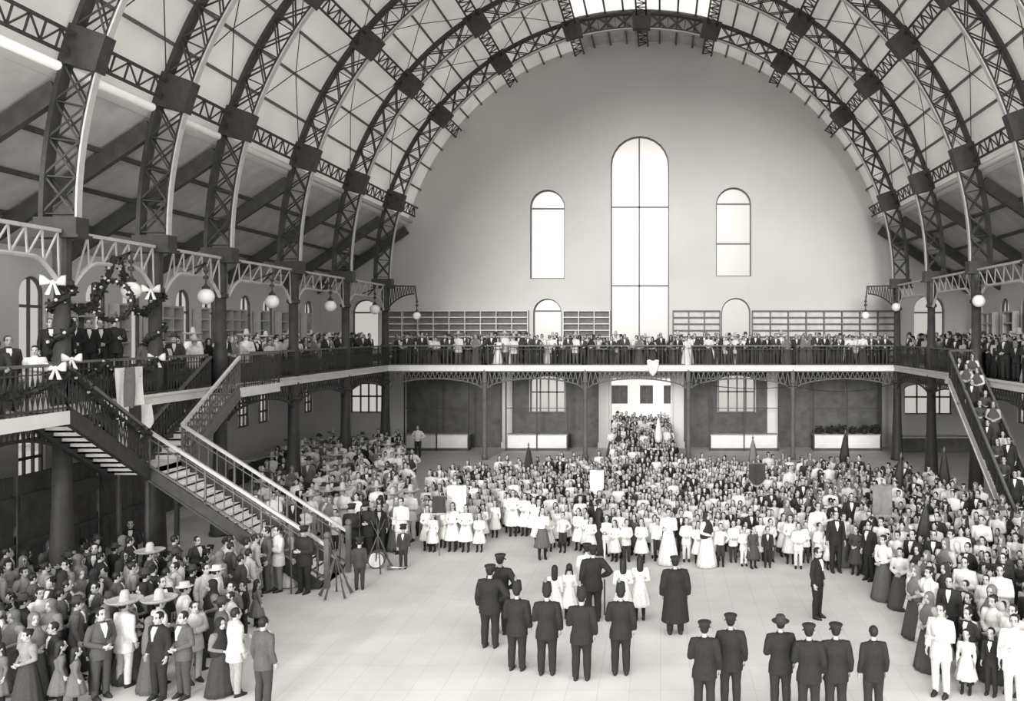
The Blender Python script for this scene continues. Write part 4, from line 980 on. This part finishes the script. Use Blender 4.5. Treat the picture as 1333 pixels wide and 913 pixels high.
# light versions for the uncounted rest of the crowd
LOD = {}
def lod(key):
    V = VAR[key]; b = V['body']; vs, fs, roles = [], [], []; off = 0
    tgt = {'body':330,'hair':60,'shoe':16,'stocking':24,'shirt_front':14}
    for nm, me, role in V['parts']:
        t = tgt.get(nm, 130); m2 = decimate(me, t); n = len(m2.vertices)
        co = np.empty(n*3, dtype=np.float32); m2.vertices.foreach_get('co', co); co = co.reshape(n,3)
        k = len(m2.polygons); tr = np.empty(k*3, dtype=np.int32); m2.polygons.foreach_get('vertices', tr); tr = tr.reshape(k,3)
        mi = np.empty(k, dtype=np.int32); m2.polygons.foreach_get('material_index', mi)
        vs.append(co); fs.append(tr+off); off += n
        R = ['skin','hair','top','low','wrap','white','dark']
        if nm == 'body': roles.append(np.where(mi == 0, 0, 1))
        else: roles.append(np.full(k, R.index(role)))
        bpy.data.meshes.remove(m2)
    LOD[key] = (np.concatenate(vs), np.concatenate(fs), np.concatenate(roles))
HLOD = {}
def hlod(k):
    me, z = HATS[k]; m2 = decimate(me, 110); n = len(m2.vertices); co = np.empty(n*3, dtype=np.float32); m2.vertices.foreach_get('co', co)
    q = len(m2.polygons); tr = np.empty(q*3, dtype=np.int32); m2.polygons.foreach_get('vertices', tr); HLOD[k] = (co.reshape(n,3), tr.reshape(q,3), z)
def crowd_mesh(ps, name):
    av, af, ac = [], [], []; off = 0
    for p in ps:
        if p['v'] not in LOD: lod(p['v'])
        v, f, r = LOD[p['v']]; c = colours(p['top'], p['low'], p.get('wrap', .1)); tab = np.array([g(c[k]) for k in ('skin','hair','top','low','wrap','white','dark')], dtype=np.float32)
        sets = [(v, f, tab[r])]
        if p.get('hat'):
            b = VAR[p['v']]['body']; hk = (b.age, p['hat'])
            if hk not in HLOD: hlod(hk)
            hv, hf, z = HLOD[hk]; sets.append((hv+np.array([0,0,b.hc.z-z]), hf, np.tile(np.array(g(p.get('hatcol', HAT_COL[p['hat']])), dtype=np.float32), (len(hf),1))))
        cr, sr = math.cos(p['rot']), math.sin(p['rot']); s = p.get('s', 1.0)
        for v, f, cc in sets:
            w = np.empty_like(v, dtype=np.float32); w[:,0] = (v[:,0]*cr-v[:,1]*sr)*s+p['x']; w[:,1] = (v[:,0]*sr+v[:,1]*cr)*s+p['y']; w[:,2] = v[:,2]*s+p['z']
            av.append(w); af.append(f+off); ac.append(cc); off += len(v)
    v = np.concatenate(av); f = np.concatenate(af).astype(np.int32); c = np.concatenate(ac)
    me = bpy.data.meshes.new(name); me.vertices.add(len(v)); me.vertices.foreach_set('co', v.ravel())
    me.loops.add(len(f)*3); me.loops.foreach_set('vertex_index', f.ravel())
    me.polygons.add(len(f)); me.polygons.foreach_set('loop_start', np.arange(0, len(f)*3, 3, dtype=np.int32))
    me.update(calc_edges=True); me.shade_smooth()
    at = me.attributes.new('cloth_colour', 'FLOAT_COLOR', 'FACE'); at.data.foreach_set('color', c.ravel())
    return obj(name, me, 'crowd')
# ------------------------------------------------------------------ where everybody stands
PEOPLE = []
def add(x, y, z, v, top, low, rot=0.0, s=1.0, hat=None, zone='', look=None, label=None, wrap=.1, hatcol=None, group=None):
    p = dict(x=x, y=y, z=z, v=v, top=top, low=low, rot=rot, s=s, hat=hat, zone=zone, look=look, wrap=wrap, group=group)
    if label: p['label'] = label; p['hand'] = True
    if hatcol is not None: p['hatcol'] = hatcol
    PEOPLE.append(p); return p
def at_head(px, py, v, top, low, label, rot=PI, s=1.0, hat=None, extra=0.0, dx=0, hatcol=None, wrap=.1, z=0.0):
    """a person whose topmost point shows at px, py"""
    h = VAR[v]['top']*s+{None:0,'cap':.04,'shako':.22,'sombrero':.18,'felt':.07,'boater':.04}[hat]
    y = F*(H-z-h)/(py-PY); return add((px-PX)*y/F, y, z, v, top, low, rot, s, hat, 'hand', None, label, wrap, hatcol)
def at_feet(px, py, v, top, low, label, rot=0.0, s=1.0, hat=None, hatcol=None, wrap=.1, z=0.0):
    x, y = fl(px, py, z); return add(x, y, z, v, top, low, rot, s, hat, 'hand', None, label, wrap, hatcol)
# the band and the officers, seen from behind, facing the crowd
at_head(638,735,'officer',.03,.03,'bandsman in dark tunic and peaked cap, back turned, at the stair end of the band',PI-.1,1.04,'cap')
at_head(651,721,'officer',.03,.03,'tall bandsman in peaked cap just behind the capped bandsman at the end of the band',PI-.2,1.05,'cap')
at_head(673,750,'soldier',.03,.03,'plumed bandsman in dark tunic beside the pair in peaked caps',PI-.15,1.0,'shako')
at_head(712,752,'soldier',.03,.03,'plumed bandsman in dark tunic standing alone on the pale floor',PI,1.02,'shako')
at_head(757,757,'soldier',.03,.03,'plumed bandsman partly in front of the capped officer with the staff',PI,1.02,'shako')
at_head(772,710,'officer',.028,.028,'officer in dark tunic, white collar and peaked cap beside the pale staff',PI+.2,1.04,'cap')
at_head(808,752,'soldier',.03,.03,'plumed bandsman standing between the staff and the greatcoated man',PI,1.02,'shako')
at_head(879,724,'greatcoat',.028,.028,'broad man in long dark greatcoat and peaked cap seen from behind',PI+.05,1.02,'cap')
at_head(764,707,'man_smock',.75,.75,'figure in white with a dark peaked cap behind the officer',PI,.98,'cap')
for i,(px,py,h,v) in enumerate(((722,736,'long','girl'),(741,734,'long','girl_clasp'),(811,727,'long','girl_youth'),(833,724,'long','girl_youth'))):
    at_head(px,py,v,.8,.8,['girl in white seen from behind, nearest to the plumed bandsman standing alone','girl in white with braids seen from behind, beside the capped officer','girl in white with dark loose hair seen from behind, near the pale staff','girl in white with long dark hair seen from behind, nearest to the greatcoated man'][i],PI+.1,1.05)
for i,(px,py,hat) in enumerate(((917,808,'cap'),(951,799,'cap'),(1016,800,'felt'),(1053,812,'cap'),(1088,811,'cap'),(1137,815,None))):
    at_head(px,py,'soldier' if hat else 'man',.03,.035,['man in peaked cap close to the viewer, next to the greatcoated man','man in peaked cap close to the viewer, second beyond the greatcoat','man in dark soft hat close to the viewer before the empty floor','man in peaked cap close to the viewer, in front of the lone man in black','third man in peaked cap, close by the lone man in black coat','bareheaded man close to the viewer before the curving crowd'][i],PI+.1*((i%3)-1),1.0,hat)
at_head(343,803,'man',.1,.06,'bareheaded man alone near the viewer on the pale floor below the stair',PI-.4)
at_feet(1064,805,'man',.025,.028,'man in long black coat standing alone on the open floor',.9,1.0)
# musicians and marshals around the space
at_head(780,650,'woman_gown',.04,.04,'woman in dark gown with one arm forward, conducting the children',PI*.55,1.05)
at_feet(706,728,'girl_pinafore',.12,.1,'girl in white blouse and dark skirt alone at the front of the white-clad girls',.35,1.08)
at_feet(870,735,'woman_gown',.78,.78,'woman in long white gown standing tall at the front of the crowd',.1,1.03)
at_feet(920,738,'woman_shawl',.7,.75,'woman in dark shawl over long white skirt at the front of the crowd',.8,1.0,wrap=.035)
at_feet(1088,745,'man',.025,.025,'man in black suit standing alone before the curving crowd',.1,1.03)
at_feet(1131,742,'man_clasp',.028,.028,'man in black suit with hands clasped beside the woman in white blouse',-.2,1.0)
at_feet(1045,690,'man_clasp',.025,.025,'tall man in black deep in the crowd below the dark standard',0,1.06)
at_feet(1150,781,'woman',.7,.11,'woman in white blouse and long dark skirt at the front of the curving crowd',-.9,1.03)
at_feet(1183,740,'man_clasp',.025,.03,'man in black suit in the curving crowd behind the woman in white blouse',-.4,1.03)
at_feet(1210,838,'woman_gown',.78,.78,'woman in long white gown at the nearest edge of the curving crowd',-1.2,1.05)
at_feet(1230,826,'woman_shawl',.5,.1,'woman in dark shawl right behind the nearest white gown',-1.0,1.0,wrap=.04)
at_feet(1190,812,'girl_youth',.75,.75,'girl in white dress at the nearest edge of the curving crowd',-1.1,1.0)
at_feet(525,740,'boy',.05,.04,'boy in dark jacket and cap facing us beside the drum',.1,1.0,'cap')
at_feet(468,768,'boy',.06,.05,'boy in dark long jacket standing by the stacked rifles with his back turned',PI+.2,1.1,'cap')
at_feet(396,772,'soldier',.035,.035,'soldier in dark uniform and cap at the foot of the stairs, holding a rifle',-.3,1.02,'cap')
at_feet(458,735,'soldier',.03,.03,'soldier in dark uniform on guard behind the stacked rifles, nearer the stairs',-.2,1.04,'cap')
at_feet(476,732,'soldier',.03,.03,'second soldier in dark uniform on guard behind the stacked rifles',.1,1.06,'cap')
at_feet(535,640,'woman_shawl',.7,.75,'woman in dark shawl alone in the open gap behind the children',.5,1.0,wrap=.05)
at_feet(544,596,'man_shirt',.75,.05,'man in white shirt with hands on hips before the first white counter',0,1.03)
at_feet(517,600,'man_smock',.75,.7,'man in white smock beside the corner column',0,1.0)
at_feet(1243,680,'woman_shawl',.3,.12,'woman in grey shawl between the two flared columns at the crowd edge',-.5,1.0,wrap=.16)
# the walk-up crowd before the stairs
for i,(px,py,v,t,l,h,r) in enumerate(((347,771,'man',.14,.09,None,-.9),(362,770,'man_smock',.7,.2,None,-.8),(376,763,'woman_shawl',.5,.75,None,-.9),(322,790,'man',.13,.12,None,2.6),(300,786,'man_shirt',.6,.1,None,2.4))):
    at_feet(px,py,v,t,l,['man in grey jacket at the front of the group before the stair foot','man in white smock behind the grey-jacketed man before the stair foot','woman in grey shawl and white skirt before the stair foot','man in grey jacket turned away at the edge of the lower crowd','man with white shirt turned away in the lower crowd'][i],r,1.02,h,wrap=.18)
# lower corner crowd, hand placed by their heads
for px,py,v,t,l,h,lab,r in ((162,768,'man_smock',.7,.6,'sombrero','man in white smock and big straw sombrero, nearest in the lower corner crowd',2.8),(207,766,'man_smock',.72,.6,'sombrero','second man in white under a big sombrero, beside the first',2.5),(195,706,'man',.1,.08,'sombrero','man in dark jacket and large grey sombrero below the landing column',2.2),(124,741,'woman_shawl',.7,.75,None,'woman with black shawl trailing over white skirt in the lower corner crowd',2.6),(102,722,'woman_shawl',.2,.12,None,'tall woman in grey shawl and long grey skirt in the lower corner crowd',2.5),(170,677,'man_clasp',.03,.04,None,'man in dark suit standing tall under the landing',.5),(124,708,'man',.05,.05,None,'small man in dark suit under the boarded partition',.3),(66,704,'woman_shawl',.1,.06,None,'woman in dark shawl farthest into the lower corner',.8),(84,704,'man_smock',.3,.06,None,'man in grey smock far into the lower corner',.6),(52,765,'woman',.7,.08,None,'woman in white blouse and dark skirt at the edge of the lower corner',1.0),(240,757,'man_smock',.72,.7,'boater','man in white smock and pale hat in the lower crowd',2.2),(282,735,'man_smock',.7,.6,'boater','man in pale hat beside the lower stair stringer',2.2)):
    at_head(px,py,v,t,l,lab,r,1.0,h,wrap=.03 if 'black' in lab else .15 if 'grey' in lab else .06)
# dignitaries on the balcony platform
DZP = GZ+.5
mb = MB(); mb.box(-17.9,-15.8,20.8,25.2,GZ,DZP-.06); mb.box(-17.95,-15.75,20.75,25.25,DZP-.06,DZP); tag(mb.build('platform','wood_dark'),'low dark platform for the dignitaries on the balcony','platform')
for i,(px,py) in enumerate(((122,420),(150,412),(166,417),(180,419),(109,428),(92,440))):
    y = [23.0,23.4,24.0,24.5,22.6,22.5][i]; z = DZP
    add(min(-16.25,(px-PX)*y/F), y, z, ['man','man_clasp','man','man_clasp','man_clasp','man'][i], .025, .03, .75, [1.0,1.03,1.0,1.0,.97,1.0][i], None, 'hand', None,
        ['dignitary in dark suit with white shirt front on the balcony, second from the nearest column','tallest dignitary in dark suit on the balcony, before the window','dignitary in dark suit leaning close to the tallest one','dignitary with hands clasped beside the wreathed lamp','dignitary in dark suit beside the nearest column','man in dark suit low behind the nearest column'][i])
add(-16.1,24.9,DZP,'soldier',.03,.03,.8,1.02,'shako','hand',None,'officer in feathered hat on the balcony next to the bowed column',hatcol=.1)
# --- filling the rest by look
def pick(zone):
    r = random.random
    if zone == 'white':
        return random.choice([('girl',.8,.8,None,'girl in white dress'),('girl_clasp',.8,.8,None,'girl in white with braids'),('girl_youth',.78,.8,None,'older girl in white dress')])
    if zone == 'mixed':
        return random.choice([('girl',.78,.8,None,'girl in white dress'),('girl_clasp',.75,.8,None,'girl in white with braids'),('boy_smock',.75,.05,None,'boy in white smock and dark trousers'),('boy_smock',.75,.7,None,'boy all in white'),('boy',.03,.03,None,'boy in dark suit'),('boy_knee',.72,.04,None,'boy in white shirt and knee breeches'),('girl',.07,.07,None,'girl in dark dress'),('youth',.03,.03,None,'youth in dark suit'),('girl_clasp',.82,.8,None,'girl in white with braids'),('girl_youth',.75,.8,None,'older girl in white dress')])
    if zone == 'shade':
        return random.choice([('girl',.7,.8,None,'girl in white dress'),('boy',.03,.03,None,'boy in dark suit'),('youth',.035,.035,None,'youth in dark suit'),('woman_shawl',.6,.08,None,'woman in grey shawl'),('woman_shawl',.4,.06,None,'woman in dark shawl'),('man',.03,.03,None,'man in dark suit'),('woman',.65,.08,None,'woman in white blouse and dark skirt'),('boy_smock',.7,.06,None,'boy in white smock and dark trousers'),('man_smock',.7,.6,None,'man in white smock'),('girl_youth',.06,.06,None,'older girl in dark dress')])
    if zone == 'lower':
        return random.choice([('man_smock',.5,.35,None,'man in pale smock'),('man',.03,.03,None,'man in dark suit'),('man_clasp',.05,.05,None,'man in dark suit'),('man',.03,.03,'felt','man in dark suit and felt hat'),('man_clasp',.1,.07,None,'man in grey suit'),('woman_shawl',.25,.1,None,'woman in grey shawl'),('woman_shawl',.2,.05,None,'woman in dark shawl'),('woman',.3,.06,None,'woman in grey blouse and dark skirt'),('girl',.15,.15,None,'girl in grey dress'),('boy',.03,.03,None,'boy in dark suit'),('man',.12,.08,'felt','man in grey jacket and felt hat'),('youth',.035,.035,None,'youth in dark suit')])
    if zone == 'adult':
        return random.choice([('man_smock',.75,.7,None,'man in white smock'),('man_smock',.75,.7,'sombrero','man in white smock and sombrero'),('man',.03,.035,None,'man in dark suit'),('man_shirt',.72,.06,None,'man in white shirt and dark trousers'),('woman_shawl',.5,.1,None,'woman in grey shawl'),('woman_shawl',.4,.05,None,'woman in dark shawl'),('woman',.75,.1,None,'woman in white blouse and dark skirt'),('girl',.75,.8,None,'girl in white dress'),('boy_smock',.75,.06,None,'boy in white smock and dark trousers'),('man',.15,.08,'felt','man in grey jacket and felt hat')])
    return random.choice([('man_rail',.03,.04,None,'man in dark suit at the rail'),('man',.04,.04,None,'man in dark suit'),('man_clasp',.05,.05,'felt','man in dark suit and felt hat'),('man_rail',.06,.05,None,'man in dark suit at the rail'),('woman_shawl',.3,.05,None,'woman in dark shawl'),('woman',.72,.05,None,'woman in white blouse and dark skirt'),('man_smock',.7,.1,'sombrero','man in white smock and sombrero'),('woman_gown',.75,.75,None,'woman in white gown'),('boy',.03,.03,None,'boy in dark suit'),('woman_shawl',.3,.08,None,'woman in grey shawl'),('man_clasp',.04,.04,None,'man in dark suit'),('youth',.05,.05,None,'youth in dark suit')])
def inside(pt, poly):
    x, y = pt; c = False; n = len(poly)
    for i in range(n):
        (x1,y1),(x2,y2) = poly[i], poly[i-1]
        if (y1 > y) != (y2 > y) and x < (x2-x1)*(y-y1)/(y2-y1)+x1: c = not c
    return c
COLS = [(XL,y) for y in D]+[(XR,y) for y in D]
def fill(poly_px, dx, dy, kind, zonef, rotf, z=0.0, jit=.32, skip=0.0, floor_poly=None, hscale=(.93,1.07), avoid=.42):
    poly = floor_poly or [fl(*p, z) for p in poly_px]
    ys = [p[1] for p in poly]; xs_ = [p[0] for p in poly]; y = min(ys); row = 0
    while y < max(ys):
        x = min(xs_)+(dx/2 if row % 2 else 0)
        while x < max(xs_):
            px, py = x+random.uniform(-jit,jit)*dx, y+random.uniform(-jit,jit)*dy
            if random.random() >= skip and inside((px,py), poly) and all(abs(px-q['x'])+abs(py-q['y']) > avoid or abs(q['z']-z) > 1 for q in HANDS) and all((px-c[0])**2+(py-c[1])**2 > .35 for c in COLS) \
               and not (z < 1 and -14.6 < px < XE+.3 and YA-.25 < py < YB+.3) and not (z < 1 and 11.4 < px < 13.2 and 27.7 < py < 34.8):
                k = kind(px, py) if callable(kind) else kind
                v, t, l, hat, look = pick(k); t *= random.uniform(.88,1.08); s = random.uniform(*hscale)
                add(px, py, z, v, min(t,.82), min(l,.82), rotf(px,py)+random.uniform(-.35,.35), s, hat, zonef(px,py), look, wrap=.03 if 'dark' in look else .16)
            x += dx
        y += dy; row += 1
HANDS = list(PEOPLE)
def face_cam(x, y): return math.atan2(x*.6, y)*1.0-0.0
main = [(552,724),(630,724),(640,702),(695,702),(700,724),(720,722),(765,724),(800,731),(860,736),(960,740),(1050,742),(1105,747),(1132,762),(1155,788),(1180,812),(1195,836),(1225,925),(1420,925),(1420,745),(1283,694),(1250,672),(1200,655),(1120,648),(1060,637),(1000,632),(880,627),(790,627),(700,634),(600,641),(565,652),(548,685)]
def bandname(y, edges, names):
    for e, n in zip(edges, names):
        if y < e: return n
    return names[-1]
ROWS = ['foremost row', 'second row', 'third row', 'fourth row', 'fifth row', 'rear rows']
def mzone(x, y):
    px = PX+F*x/y; py = PY+F*H/y
    if px > 1120: return ('curving crowd, ', bandname(y, [18.5,20.5,22.5,24.5,26.5,28.5], ['nearest rank','second rank','third rank','fourth rank','fifth rank','sixth rank','rear ranks']))
    b = 'white-clad block, ' if px < 700 else 'doorway-facing block, ' if px < 880 else 'dark-standard block, '
    return (b, bandname(y, [26.6,27.5,28.4,29.4,30.6], ROWS))
def mkind(x, y):
    px = PX+F*x/y; py = PY+F*H/y
    if px < 700 and py > 662: return 'white'
    if px < 760 and py > 690: return 'white' if random.random() < .8 else 'mixed'
    if px > 1060 or (px > 1000 and random.random() < .4): return 'shade'
    if px < 760: return 'white' if random.random() < .35 else 'mixed'
    return 'mixed'
def mrot(x, y):
    px = PX+F*x/y
    if px > 1110: return -.7
    return x/y*.5
fill(main, .45, .64, mkind, mzone, mrot)
strip = [(792,628),(884,628),(874,590),(872,575),(797,575),(797,590)]
fill(strip, .5, .75, lambda x,y: 'shade' if y > 46 else 'mixed', lambda x,y: ('doorway crowd, ', bandname(y,[42,45,48],['nearest part','middle part','under the gallery','at the sill'])), lambda x,y: 0.0)
fill(None, .5, .8, 'rail', lambda x,y: ('people outside the doorway, ', 'beyond the sill'), lambda x,y: 0.0, z=-.03, floor_poly=[(-3.2,52.6),(.7,52.6),(.7,56),(-3.2,56)])
left = [(338,650),(352,628),(380,616),(420,607),(470,604),(500,602),(528,606),(536,628),(545,660),(543,700),(535,725),(505,733),(485,728),(455,722),(430,722),(400,722),(360,715),(330,700)]
fill(left, .58, .85, 'adult', lambda x,y: ('behind stair foot, ', bandname(y,[28,30,32.5,35.5,39],['nearest rank','second rank','third rank','fourth rank','fifth rank','farthest rank'])), lambda x,y: .15, skip=.1)
corner = [(-120,790),(36,786),(110,772),(215,772),(300,774),(330,776),(345,790),(336,815),(326,850),(315,925),(-120,925)]
fill(corner, .5, .66, 'lower', lambda x,y: ('lower corner crowd, ', bandname(y,[17.3,18.6,20,21.4],['nearest rank','second rank','third rank','fourth rank','fifth rank'])), lambda x,y: random.choice([2.4,2.7,1.2,-.4]), avoid=.3, hscale=(.88,1.0))
under = [(-14.0,23.4),(-12.0,23.4),(-12.0,24.8),(-14.0,24.8)]
# galleries
def gz(nm): return lambda x,y: (nm, '')
def gallery(x0,x1,y0,y1,dx,dy,nm,rot,skip=0.0,rows=None):
    fill(None, dx, dy, 'rail', (lambda x,y: (nm, bandname((y-y0) if rows == 'y' else abs(x-(x1 if rows == 'l' else x0)), [.45,1.0], ['front row','second row','back row']))) , rot, z=GZ, floor_poly=[(x0,y0),(x1,y0),(x1,y1),(x0,y1)], skip=skip, jit=.25)
gallery(-15.0,12.9,D[0]+.22,D[0]+1.7,.43,.5,'back gallery, ',lambda x,y:0.0,rows='y')
gallery(-16.9,-15.42,31.4,46.8,.5,.46,'balcony by stair, ',lambda x,y:1.0,skip=.1,rows='l')
gallery(-16.4,-15.42,25.95,31.2,.5,.46,'stair head balcony, ',lambda x,y:.8,skip=.15,rows='l')
gallery(-16.6,-14.3,13.0,20.0,.6,.6,'near balcony, ',lambda x,y:.8,skip=.35,rows='l')
gallery(13.3,15.4,30,46.8,.45,.45,'balcony opposite the stairs, ',lambda x,y:-1.0,rows='r')
fill(None,.6,.55,'shade',lambda x,y:('people on the straight stair',''),lambda x,y:-.6,z=0,floor_poly=[(0,0),(0,0.1),(.1,0)])
for k in range(16):                                  # standing on the straight stair
    y = 34.2-k*.38; z = GZ-(34.5-y)*.8; v,t,l,h,look = pick('shade'); n = max(0, math.ceil((34.5-y)/.25)); z = GZ-n*.2
    add(12.05+.4*(k%2)+random.uniform(-.06,.06), 34.5-(n-.5)*.25, z, v, t, l, random.uniform(-.8,-.2), random.uniform(.95,1.03), h, ('straight stair, ','on the treads'), look, wrap=.08)
for k in range(3):                                   # under the lower flight
    pass
# ------------------------------------------------------------------ who shows largest stays an individual, the rest is the crowd
gw, gh = 1333//2, 913//2; buf = np.zeros((gh, gw), bool)
# parts of the frame hidden by the stairs' near strings are ignored; people only hide people here
for p in sorted(PEOPLE, key=lambda q: q['y']):
    h = VAR[p['v']]['top']*p['s']; u, v1 = pxy(p['x'], p['y'], p['z']+h); v0 = PY-F*(p['z']-H)/p['y']; w = .2*p['s']*F/p['y']*(1.0 if 'girl' not in p['v'] and 'boy' not in p['v'] else .85)
    x0, x1, y0, y1 = [int(round(a/2)) for a in (u-w, u+w, v1, v0)]
    x0, x1, y0, y1 = max(0,x0), min(gw,x1+1), max(0,y0), min(gh,y1)
    if x1 <= x0 or y1 <= y0: p['area'] = 0; continue
    sub = buf[y0:y1, x0:x1]; p['area'] = int((~sub).sum()); 
    if p['z'] > 4 and p['x'] > -15 and p['y'] > 40: p['area'] *= .8
    buf[y0:y1, x0:x1] = True
hand = [p for p in PEOPLE if p.get('hand')]
rest = sorted([p for p in PEOPLE if not p.get('hand')], key=lambda q: -q['area'])
NIND = 300-len(hand)
ind, mass = rest[:NIND], [p for p in rest[NIND:] if p['area'] > 0 or p['y'] < 60]
byk = {}
for p in ind: byk.setdefault((p['zone'], p['look']), []).append(p)
for (zn, lk), ps in byk.items():
    zt = (zn[0]+zn[1]).strip().rstrip(',') if isinstance(zn, tuple) else zn
    key = (lambda q: q['x']/q['y'])
    ps.sort(key=key)
    for i, p in enumerate(ps):
        p['label'] = ('%s, %s' % (lk, zt)) if len(ps) == 1 else '%s, %s from stairs, %s' % (lk, ordn(i+1), zt)
        p['group'] = 'people, '+zn[0].rstrip(', ') if isinstance(zn, tuple) else 'people'
for p in hand+ind:
    put_person(p)
    if len(p['label'].replace(',','').split()) > 13: print('LONG', p['obj'].name, p['label'])
cr = crowd_mesh(mass, 'crowd'); tag(cr, 'dense rest of the crowd on the floor and along the galleries', 'crowd', None, 'stuff')
print('PEOPLE', len(PEOPLE), 'hand', len(hand), 'individual', len(ind), 'mass', len(mass), 'tris', len(cr.data.polygons))
# things held: the pale staff by the officer and the soldiers' rifles
def staff(x, y, h, label): 
    o = empty('tall_staff',(x,y,0),label,'staff'); a = MB(); a.tube([(0,0,0),(0,0,h*.45)],.02,8); a.build('lower_shaft','wood_dark',o); b = MB(); b.tube([(0,0,h*.45),(0,0,h)],.02,8); b.build('upper_shaft','white',o); c = MB(); c.ball((0,0,h+.04),.05,10,6); c.build('knob','brass',o,True)
x,y = top_at(787,697,2.0); staff(x, y, 2.0, 'tall pale staff standing beside the capped officer')
for px,py,dx,lab in ((396,772,-.3,'rifle held by the soldier at the stair foot'),(458,735,.28,'rifle held by the guard nearer the stairs'),(476,732,-.28,'rifle held by the second guard')):
    x,y = fl(px,py); o = empty('rifle',(x+dx,y-.12,.02),lab,'rifle'); obj('stock',RS_,None,o); obj('barrel',RB_,None,o)
# ------------------------------------------------------------------ daylight and camera
w = bpy.data.worlds.new('overcast_sky'); sc.world = w; w.use_nodes = True
bg = w.node_tree.nodes['Background']; bg.inputs[0].default_value = g(1.0); bg.inputs[1].default_value = WORLD
sd = bpy.data.lights.new('sun', 'SUN'); sd.energy = SUN; sd.angle = SUNANG; sd.color = TINT
so = bpy.data.objects.new('sun', sd); C.objects.link(so); so.rotation_euler = Vector(SUNDIR).to_track_quat('Z','Y').to_euler(); so.location = (-20,0,40)
cd = bpy.data.cameras.new('camera'); cam = bpy.data.objects.new('camera', cd); C.objects.link(cam)
cam.location = (0,0,H); cam.rotation_euler = (PI/2,0,0); cd.sensor_width = 36; cd.sensor_fit = 'HORIZONTAL'; cd.lens = F/1333*36
cd.shift_x = -(PX-666.5)/1333; cd.shift_y = (PY-456.5)/1333; cd.clip_end = 300
sc.camera = cam
sc.view_settings.view_transform = 'Standard'; sc.view_settings.look = 'None'; sc.view_settings.gamma = 1.0; sc.view_settings.use_curve_mapping = False
sc.view_settings.exposure = EXPO
sc.cycles.use_denoising = True; sc.cycles.max_bounces = 8; sc.cycles.diffuse_bounces = 5; sc.cycles.transparent_max_bounces = 12
sc.cycles.caustics_reflective = False; sc.cycles.caustics_refractive = False
